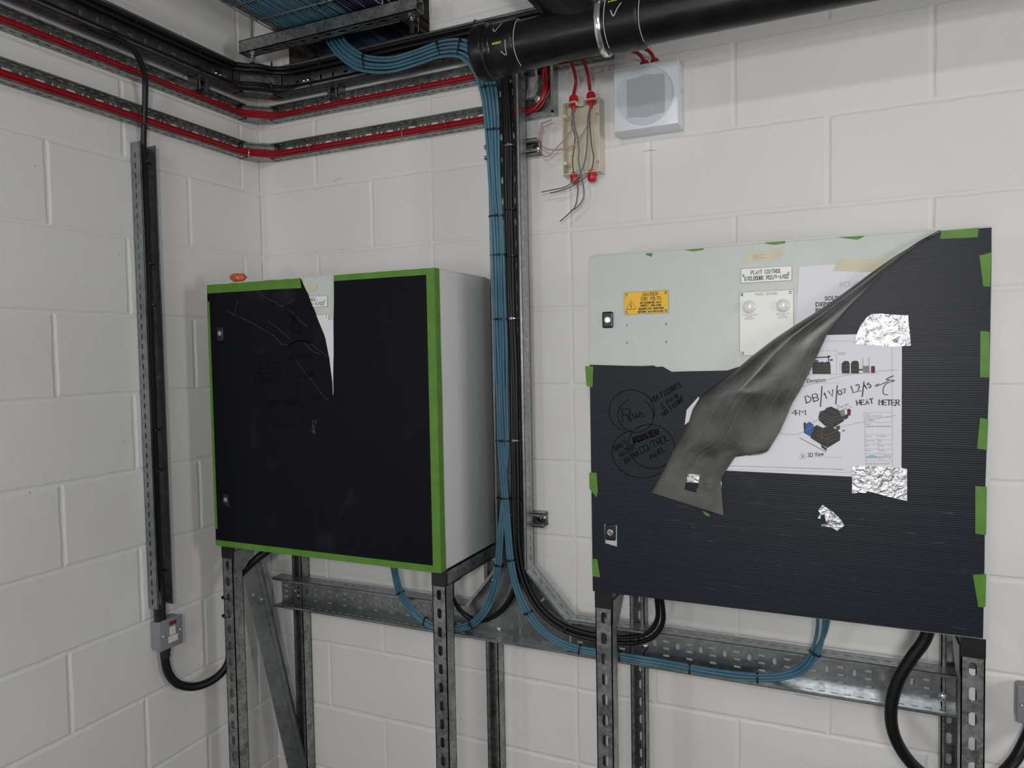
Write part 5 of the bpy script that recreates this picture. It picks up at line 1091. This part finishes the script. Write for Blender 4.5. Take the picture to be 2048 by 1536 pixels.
for k in range(96):
    a = 2 * PI * k / 96; c_, s_ = math.cos(a), math.sin(a); sq_ = .0505 / max(abs(c_), abs(s_)); r_ = min(max(.0555 if abs(s_) > abs(c_) else .0, min(sq_, .069)), .070)
    pts.append((cx + r_ * c_, cz + r_ * s_))
b = BM(); plate(b, [(x, z) for x, z in pts], [], FB(.0809), .0004); obj('grille', b, 'grille', root)
b = BM(); bolt(b, (sx1, -.045, (sz0 + sz1) / 2 + .01), (1, 0, 0), .0032); obj('side_screw', b, 'bolt', root)
for p in ((1.391, -.04), (1.4185, -.04)):
    b = BM(); gland(b, (p[0], p[1], sz1), (0, 0, 1), .0118); obj('cable_gland', b, 'redp', root, smooth=True)
jx0, jx1, jz0, jz1, jd = 1.1565, 1.2660, 2.1700, 2.3700, .050
root = empty('junction_box', ((jx0 + jx1) / 2, 0, jz0), 'open cream junction box with loose wires and red glands, lid missing', 'junction box')
b = BM(); t = .0024
box(b, jx0, jx1, -.006, -.0005, jz0, jz1)
nx = (jx0 + jx1) / 2
nt = [(nx - .0135, jd), (nx - .011, jd - .010), (nx - .006, jd - .0165), (nx + .003, jd - .0165), (nx + .008, jd - .010), (nx + .0105, jd)]
for z in (jz0 + t / 2, jz1 - t / 2): plate(b, [(jx0, .0061), (jx1, .0061), (jx1, jd)] + nt[::-1] + [(jx0, jd)], [], lambda a, h, c: (a, -h, z + c), t)
for z_, q in ((jz0, 1), (jz1, -1)):
    for p, r_ in zip(nt, nt[1:]):
        l = math.hypot(r_[0] - p[0], r_[1] - p[1]); plate(b, rect(0, 1, 0, .009), [], lambda a, h, c: (p[0] + (r_[0] - p[0]) * a, -(p[1] + (r_[1] - p[1]) * a) + c, z_ + q * (h + t)), .0012)
for x in (jx0 + t / 2, jx1 - t / 2): plate(b, rect(.0062, jd - .0002, jz0 + t, jz1 - t), [], lambda a, h, c: (x + c, -a, h), t)
obj('body', b, 'cream', root)
b = BM()
for x in (jx0 + .006, jx1 - .006):
    for z in (jz0 + .033, jz1 - .036): cyl(b, (x, -.006, z), (x, -.046, z), .0052, 14)
for x, z in ((jx0 + .026, jz0 + .05), (jx0 + .026, jz0 + .13), (nx, jz0 + .05), (nx, jz0 + .115), (nx, jz0 + .145), (jx1 - .008, jz0 + .06), (jx1 - .008, jz0 + .125)): cyl(b, (x, -.0062, z), (x, -.0075, z), .0022, 8)
plate(b, stad(nx + .002, (jz0 + jz1) / 2 + .002, .155, .017, True, 8), [stad(nx + .002, (jz0 + jz1) / 2 + .002, .153, .015, True, 8)], FB(.0066), .0012)
obj('screw_posts', b, 'cream', root, smooth=True)
for p, zz, ax, dm in ((1.1855, jz1, 1, True), (1.2365, jz1, 1, True), (1.1855, jz0, -1, True), (1.2365, jz0, -1, True)):
    b = BM(); gland(b, (p, -.030, zz), (0, 0, ax), .0122)
    lathe(b, (p, -.030, zz - ax * t), (0, 0, -ax), [(0, .0135), (.0035, .0135), (.005, .012), (.005, .006), (.013 if ax > 0 else .005, .0045), (.018 if ax > 0 else .005, .0035)], 20)
    obj('cable_gland', b, 'redp', root, smooth=True)
def wire(lb, m, P_, r=.0018): cable('loose_wire', lb, 'cores hanging from the open junction box', P_ and smoothpath(P_, .004), r, m, 'wire', 6)
wire('grey core from the left gland, hanging straight out of the box bottom', 'wgrey', [(1.1833,-0.03,2.3638),(1.1855,-0.033,2.3404),(1.1904,-0.04,2.3045),(1.2005,-0.045,2.27),(1.2047,-0.046,2.2347),(1.2035,-0.048,2.2068),(1.2109,-0.054,2.1702),(1.2197,-0.06,2.1363),(1.2229,-0.062,2.1123),(1.2198,-0.062,2.0948),(1.2027,-0.06,2.0749),(1.1819,-0.06,2.0659)], .0021)
wire('brown core from the left gland, ending lowest below the box', 'wbrown', [(1.1818,-0.03,2.364),(1.1813,-0.034,2.3352),(1.183,-0.04,2.3055),(1.1928,-0.044,2.2754),(1.1894,-0.044,2.2441),(1.1844,-0.044,2.2102),(1.189,-0.05,2.1778),(1.203,-0.058,2.1386),(1.2039,-0.062,2.1075),(1.1961,-0.062,2.0766),(1.1743,-0.06,2.057),(1.1502,-0.06,2.0397)])
wire('pinkish core from the left gland looping left to a bare tip', 'wpink', [(1.1818,-0.03,2.3626),(1.1816,-0.035,2.3307),(1.1862,-0.045,2.2996),(1.1696,-0.058,2.2695),(1.1439,-0.066,2.242),(1.1218,-0.068,2.2236),(1.1067,-0.068,2.2269),(1.0964,-0.068,2.2464),(1.0931,-0.066,2.2724),(1.0942,-0.064,2.2979),(1.099,-0.064,2.3111),(1.1007,-0.064,2.3178),(1.1151,-0.062,2.3205),(1.131,-0.06,2.3256)])
wire('pinkish core from the right gland looping left of the box', 'wpink', [(1.2333,-0.03,2.356),(1.2327,-0.034,2.3274),(1.23,-0.04,2.3042),(1.2125,-0.05,2.2711),(1.1937,-0.056,2.2475),(1.1632,-0.062,2.239),(1.1318,-0.066,2.2394),(1.1117,-0.068,2.2471),(1.0998,-0.068,2.2626),(1.1009,-0.066,2.2853),(1.105,-0.064,2.3019),(1.1032,-0.063,2.3136)])
wire('grey core from the right gland, bending out to the left below the box', 'wgrey', [(1.2333,-0.03,2.3546),(1.2283,-0.034,2.324),(1.2277,-0.038,2.2886),(1.2262,-0.04,2.2471),(1.2218,-0.046,2.205),(1.2124,-0.054,2.1727),(1.1935,-0.06,2.1475),(1.1674,-0.062,2.1335),(1.1344,-0.062,2.1302),(1.0956,-0.06,2.1278)], .0022)
wire('brown core from the right gland, crossing left below the box', 'wbrown', [(1.2347,-0.03,2.3544),(1.2326,-0.034,2.3165),(1.2362,-0.038,2.2764),(1.2407,-0.04,2.2383),(1.2453,-0.042,2.2139),(1.2425,-0.048,2.1814),(1.2303,-0.056,2.1579),(1.2081,-0.06,2.1431),(1.1792,-0.062,2.1308),(1.1494,-0.062,2.1244),(1.1214,-0.06,2.1222)])

# ================================================================ black drain pipe
PY, PZ, PR = -.345, 2.418, .055
root = empty('drain_pipe', (1.1, PY, PZ), 'thick black plastic drain pipe across the top right with a branch and couplings', 'pipe')
b = BM(); lathe(b, (1.10, PY, PZ), (1, 0, 0), [(0, PR)] + [(.3 * k, PR) for k in range(1, 13)], 56); obj('pipe_body', b, 'pipe', root, smooth=True)
b = BM(); lathe(b, (1.048, PY, PZ), (1, 0, 0), [(0, .002), (0, .061), (.006, .0665), (.028, .0675), (.034, .066), (.038, .0605), (.044, .0590), (.05, .0595), (.052, .0625), (.055, .0620), (.058, .0600)], 64); obj('end_cap', b, 'pipe', root, smooth=True)
b = BM(); lathe(b, (1.100, PY, PZ), (1, 0, 0), [(0, .054), (.004, .0600), (.010, .0615), (.058, .0615), (.064, .0600), (.0665, .0545)], 64)
for a in (PI * 1.0, PI * 1.12): 
    c_ = Vector((1.128 + (.02 if a > 3.3 else 0), PY + math.cos(a) * .0615, PZ + math.sin(a) * .0615 + .012)); lathe(b, c_, (0, math.cos(a), math.sin(a)), [(0, .0045), (.003, .004), (.0035, 0)], 12)
cA = obj('coupling', b, 'pipe', root, smooth=True)
b = BM(); lathe(b, (1.386, PY, PZ), (1, 0, 0), [(0, .054), (.003, .0605), (.010, .0620), (.066, .0620), (.072, .0630), (.078, .0620), (.080, .0545)], 64)
box(b, 1.40, 1.448, PY - .048, PY - .028, PZ + .040, PZ + .056, .003)
cB = obj('coupling', b, 'pipe', root, smooth=True)
b = BM(); lathe(b, (1.335, PY - .0, PZ + .012), (-.66, 0.02, .75), [(0, .050), (.06, .0545), (.5, .0545)], 48); obj('branch', b, 'pipe', root, smooth=True)
def on_pipe(x, a, r): return (x, PY - math.cos(a) * r, PZ + math.sin(a) * r)     # a: angle from facing the room, up positive
def cmap(r, flip=False): return lambda u, v, c: on_pipe(u, v / r, r + .0004 + c)
b = BM()
ribbon(b, spl([(1.115, .028), (1.1205, .018), (1.127, .026), (1.136, .041)], .003), .0016, cmap(.0616)); ribbon(b, spl([(1.134, -.030), (1.1455, -.040), (1.1475, -.02), (1.149, -.008)], .003), .0016, cmap(.0616))
obj('chalk_ticks', b, 'chalk', cA)
b = BM(); ribbon(b, spl([(1.4065, .006), (1.413, -.007), (1.421, .006), (1.430, .019)], .003), .002, cmap(.0622)); obj('chalk_tick', b, 'chalk', cB)
b = BM(); ftext(b, 'GEBERIT', (1.1195, -.0125), (1.1385, -.0125), .0046, cmap(.0616), .02); plate(b, rect(1.115, 1.1183, -.0125, -.0085), [], cmap(.0616), .0002); obj('yellow_print', b, 'yink', cA)
b = BM(); ftext(b, 'GEBERIT', (1.4035, .0285), (1.4225, .0285), .0046, cmap(.0622), .02); plate(b, rect(1.3990, 1.4023, .0285, .0325), [], cmap(.0622), .0002); obj('yellow_print', b, 'yink', cB)
b = BM(); ftext(b, 'APPROVED  SNAAS  0770', (1.60, .050), (1.475, .044), .0046, cmap(.0552), .005); obj('grey_print', b, 'lgrey', root)
b = BM()
for x, r_, a0, a1 in ((1.1675, .0560, -1.35, 1.3), (1.3905, .0624, -1.2, .9), (1.4675, .0560, -1.35, 1.35)):
    tube(b, [on_pipe(x + .0012 * math.sin(a * 3), a, r_ + .0002) for a in [a0 + (a1 - a0) * k / 40 for k in range(41)]], .0009, 5, smooth=False)
tube(b, [on_pipe(1.468, .35, .0562), on_pipe(1.474, .62, .0556)], .0009, 5, smooth=False)
obj('chalk_rings', b, 'chalk', root)
root = empty('pipe_clamp', (1.374, PY, PZ), 'bright metal pipe clamp and hanging rod round the black drain pipe', 'clamp')
b = BM()
lathe(b, (1.3655, PY, PZ), (1, 0, 0), [(0, .0556), (0, .0600), (.0025, .0612), (.0030, .0612), (.0030, .0556)], 64)
for x0_, x1_c, r_, nm, m in ((1.3675, 1.3815, .0632, 'band', 'bolt'),):
    pass
obj('rubber_lining', b, 'black', root, smooth=True)
b = BM(); lathe(b, (1.3672, PY, PZ), (1, 0, 0), [(0, .0590), (0, .0625), (.0015, .0634), (.0125, .0634), (.014, .0625), (.014, .0590)], 64); obj('band', b, 'bolt', root, smooth=True)
b = BM(); lathe(b, (1.3740, PY - .0445, PZ + .056), (0, -.2, 1), [(-.004, .0135), (-.001, .0145), (.001, .0145), (.003, .013), (.004, .007), (.010, .007), (.010, .0145), (.013, .0145), (.0135, .006)], 20); obj('clamp_lug', b, 'bolt', root, smooth=True)
b = BM(); cyl(b, (1.374, PY - .030, PZ + .060), (1.374, PY - .030, CH), .0048, 12); cyl(b, (1.374, PY - .030, PZ + .068), (1.374, PY - .030, PZ + .11), .0078, 14); obj('rod', b, 'bright', root)

# ================================================================ overhead basket tray
bx0, bx1, bz, bh = .240, .640, 2.702, .055; by0, by1 = -1.35, .13
root = empty('wire_basket_tray', ((bx0 + bx1) / 2, -.4, bz), 'wire mesh basket tray overhead, running through the hole in the back wall', 'cable tray')
b = BM()
for k in range(9):
    x = bx0 + (bx1 - bx0) * k / 8; tube(b, [(x, by0, bz), (x, by1, bz)], .0021, 6, smooth=False)
for x in (bx0, bx1):
    for h_ in (bh * .5, bh): tube(b, [(x, by0, bz + h_), (x, by1, bz + h_)], .0021, 6, smooth=False)
y = -.057 - .1 * 12
while y < by1:
    tube(b, [(bx0, y, bz + bh), (bx0, y, bz + .006), (bx0 + .006, y, bz - .0035), (bx1 - .006, y, bz - .0035), (bx1, y, bz + .006), (bx1, y, bz + bh)], .0021, 6, smooth=False); y += .1
obj('mesh', b, 'bright', root)
b = BM()
box(b, bx0 + .0035, bx0 + .0245, by0, by1, bz + .0035, bz + .0050); box(b, bx0 + .0035, bx0 + .005, by0, by1, bz + .004, bz + .05)
for yy in (-.56, -.36, -.155, .03): box(b, bx0 - .016, bx0 + .004, yy - .012, yy + .012, bz + .012, bz + .02, .002)
obj('divider', b, 'galv', root)
R_ = random.Random(2)
n = 0
for lay, (cnt, xa, xb, m, lb, g, rr) in enumerate(((24, .275, .510, 'blue', 'blue data cable lying in the overhead basket', 'blue cables in the overhead basket', .0044), (20, .280, .500, 'blue', 'blue data cable lying in the overhead basket', 'blue cables in the overhead basket', .0044),
                                    (11, .522, .630, 'purple', 'dark purple data cable lying in the overhead basket', 'purple cables in the overhead basket', .0044), (10, .526, .625, 'purple', 'dark purple data cable lying in the overhead basket', 'purple cables in the overhead basket', .0044))):
    for k in range(cnt):
        x = xa + (xb - xa) * k / (cnt - 1); z = bz + .0072 + (.0088 if lay in (1, 3) else 0)
        ph = R_.uniform(0, 6.28); am = R_.uniform(.001, .0045)
        P_ = [(x + am * math.sin(ph + yy * 5.5) , yy, z + abs(.0012 * math.sin(ph + yy * 9))) for yy in [by0 + (.9 - by0) * q / 42 for q in range(43)]]
        if lay in (1, 3): P_ = [(p[0] + R_.choice((0, 0)) , p[1], p[2]) for p in P_]
        cable('data_cable', lb, g, P_, rr, m, seg=6)
for p, lb in (((.30, -.47, bz - .002), 'black tie hanging under the basket, nearest its left side'), ((.37, -.40, bz - .002), 'black tie hanging under the basket between the blue cables'), ((.50, -.257, bz - .002), 'black tie under the basket at the blue and purple boundary'),
              ((.36, -.07, bz - .002), 'black tie under the basket behind the hanger, left one'), ((.47, -.06, bz - .002), 'black tie under the basket behind the hanger, right one')):
    tie(p, (0, 1, 0), .017, .010, lb, up=(0, 0, -1), head=1.0, tail=.02)
root = empty('trapeze_hanger', (.43, -.15, 2.659), 'horizontal slotted strut hung on two threaded rods beneath the wire basket', 'hanger')
b = BM(); strut(b, (.092, -.1505, 2.6595), .672, (1, 0, 0), (0, 0, 1), off=.045, h=.040); obj('channel', b, 'galv', root)
for x in (.128, .735):
    b = BM(); cyl(b, (x, -.1505, 2.622 if x < .5 else 2.640), (x, -.1505, CH), .0048, 12); obj('threaded_rod', b, 'bright', root)
    b = BM(); lathe(b, (x, -.1505, 2.6590), (0, 0, -1), [(0, .013), (.0018, .013), (.0019, .0088), (.010, .0088)], 6); lathe(b, (x, -.1505, 2.701), (0, 0, 1), [(0, .016), (.002, .016), (.0021, .0088), (.010, .0088)], 6); obj('nut', b, 'bolt', root)
    b = BM(); cyl(b, (x, -.1505, 2.604), (x, -.1505, 2.632), .0072, 12); obj('rod_cap', b, 'black', root)
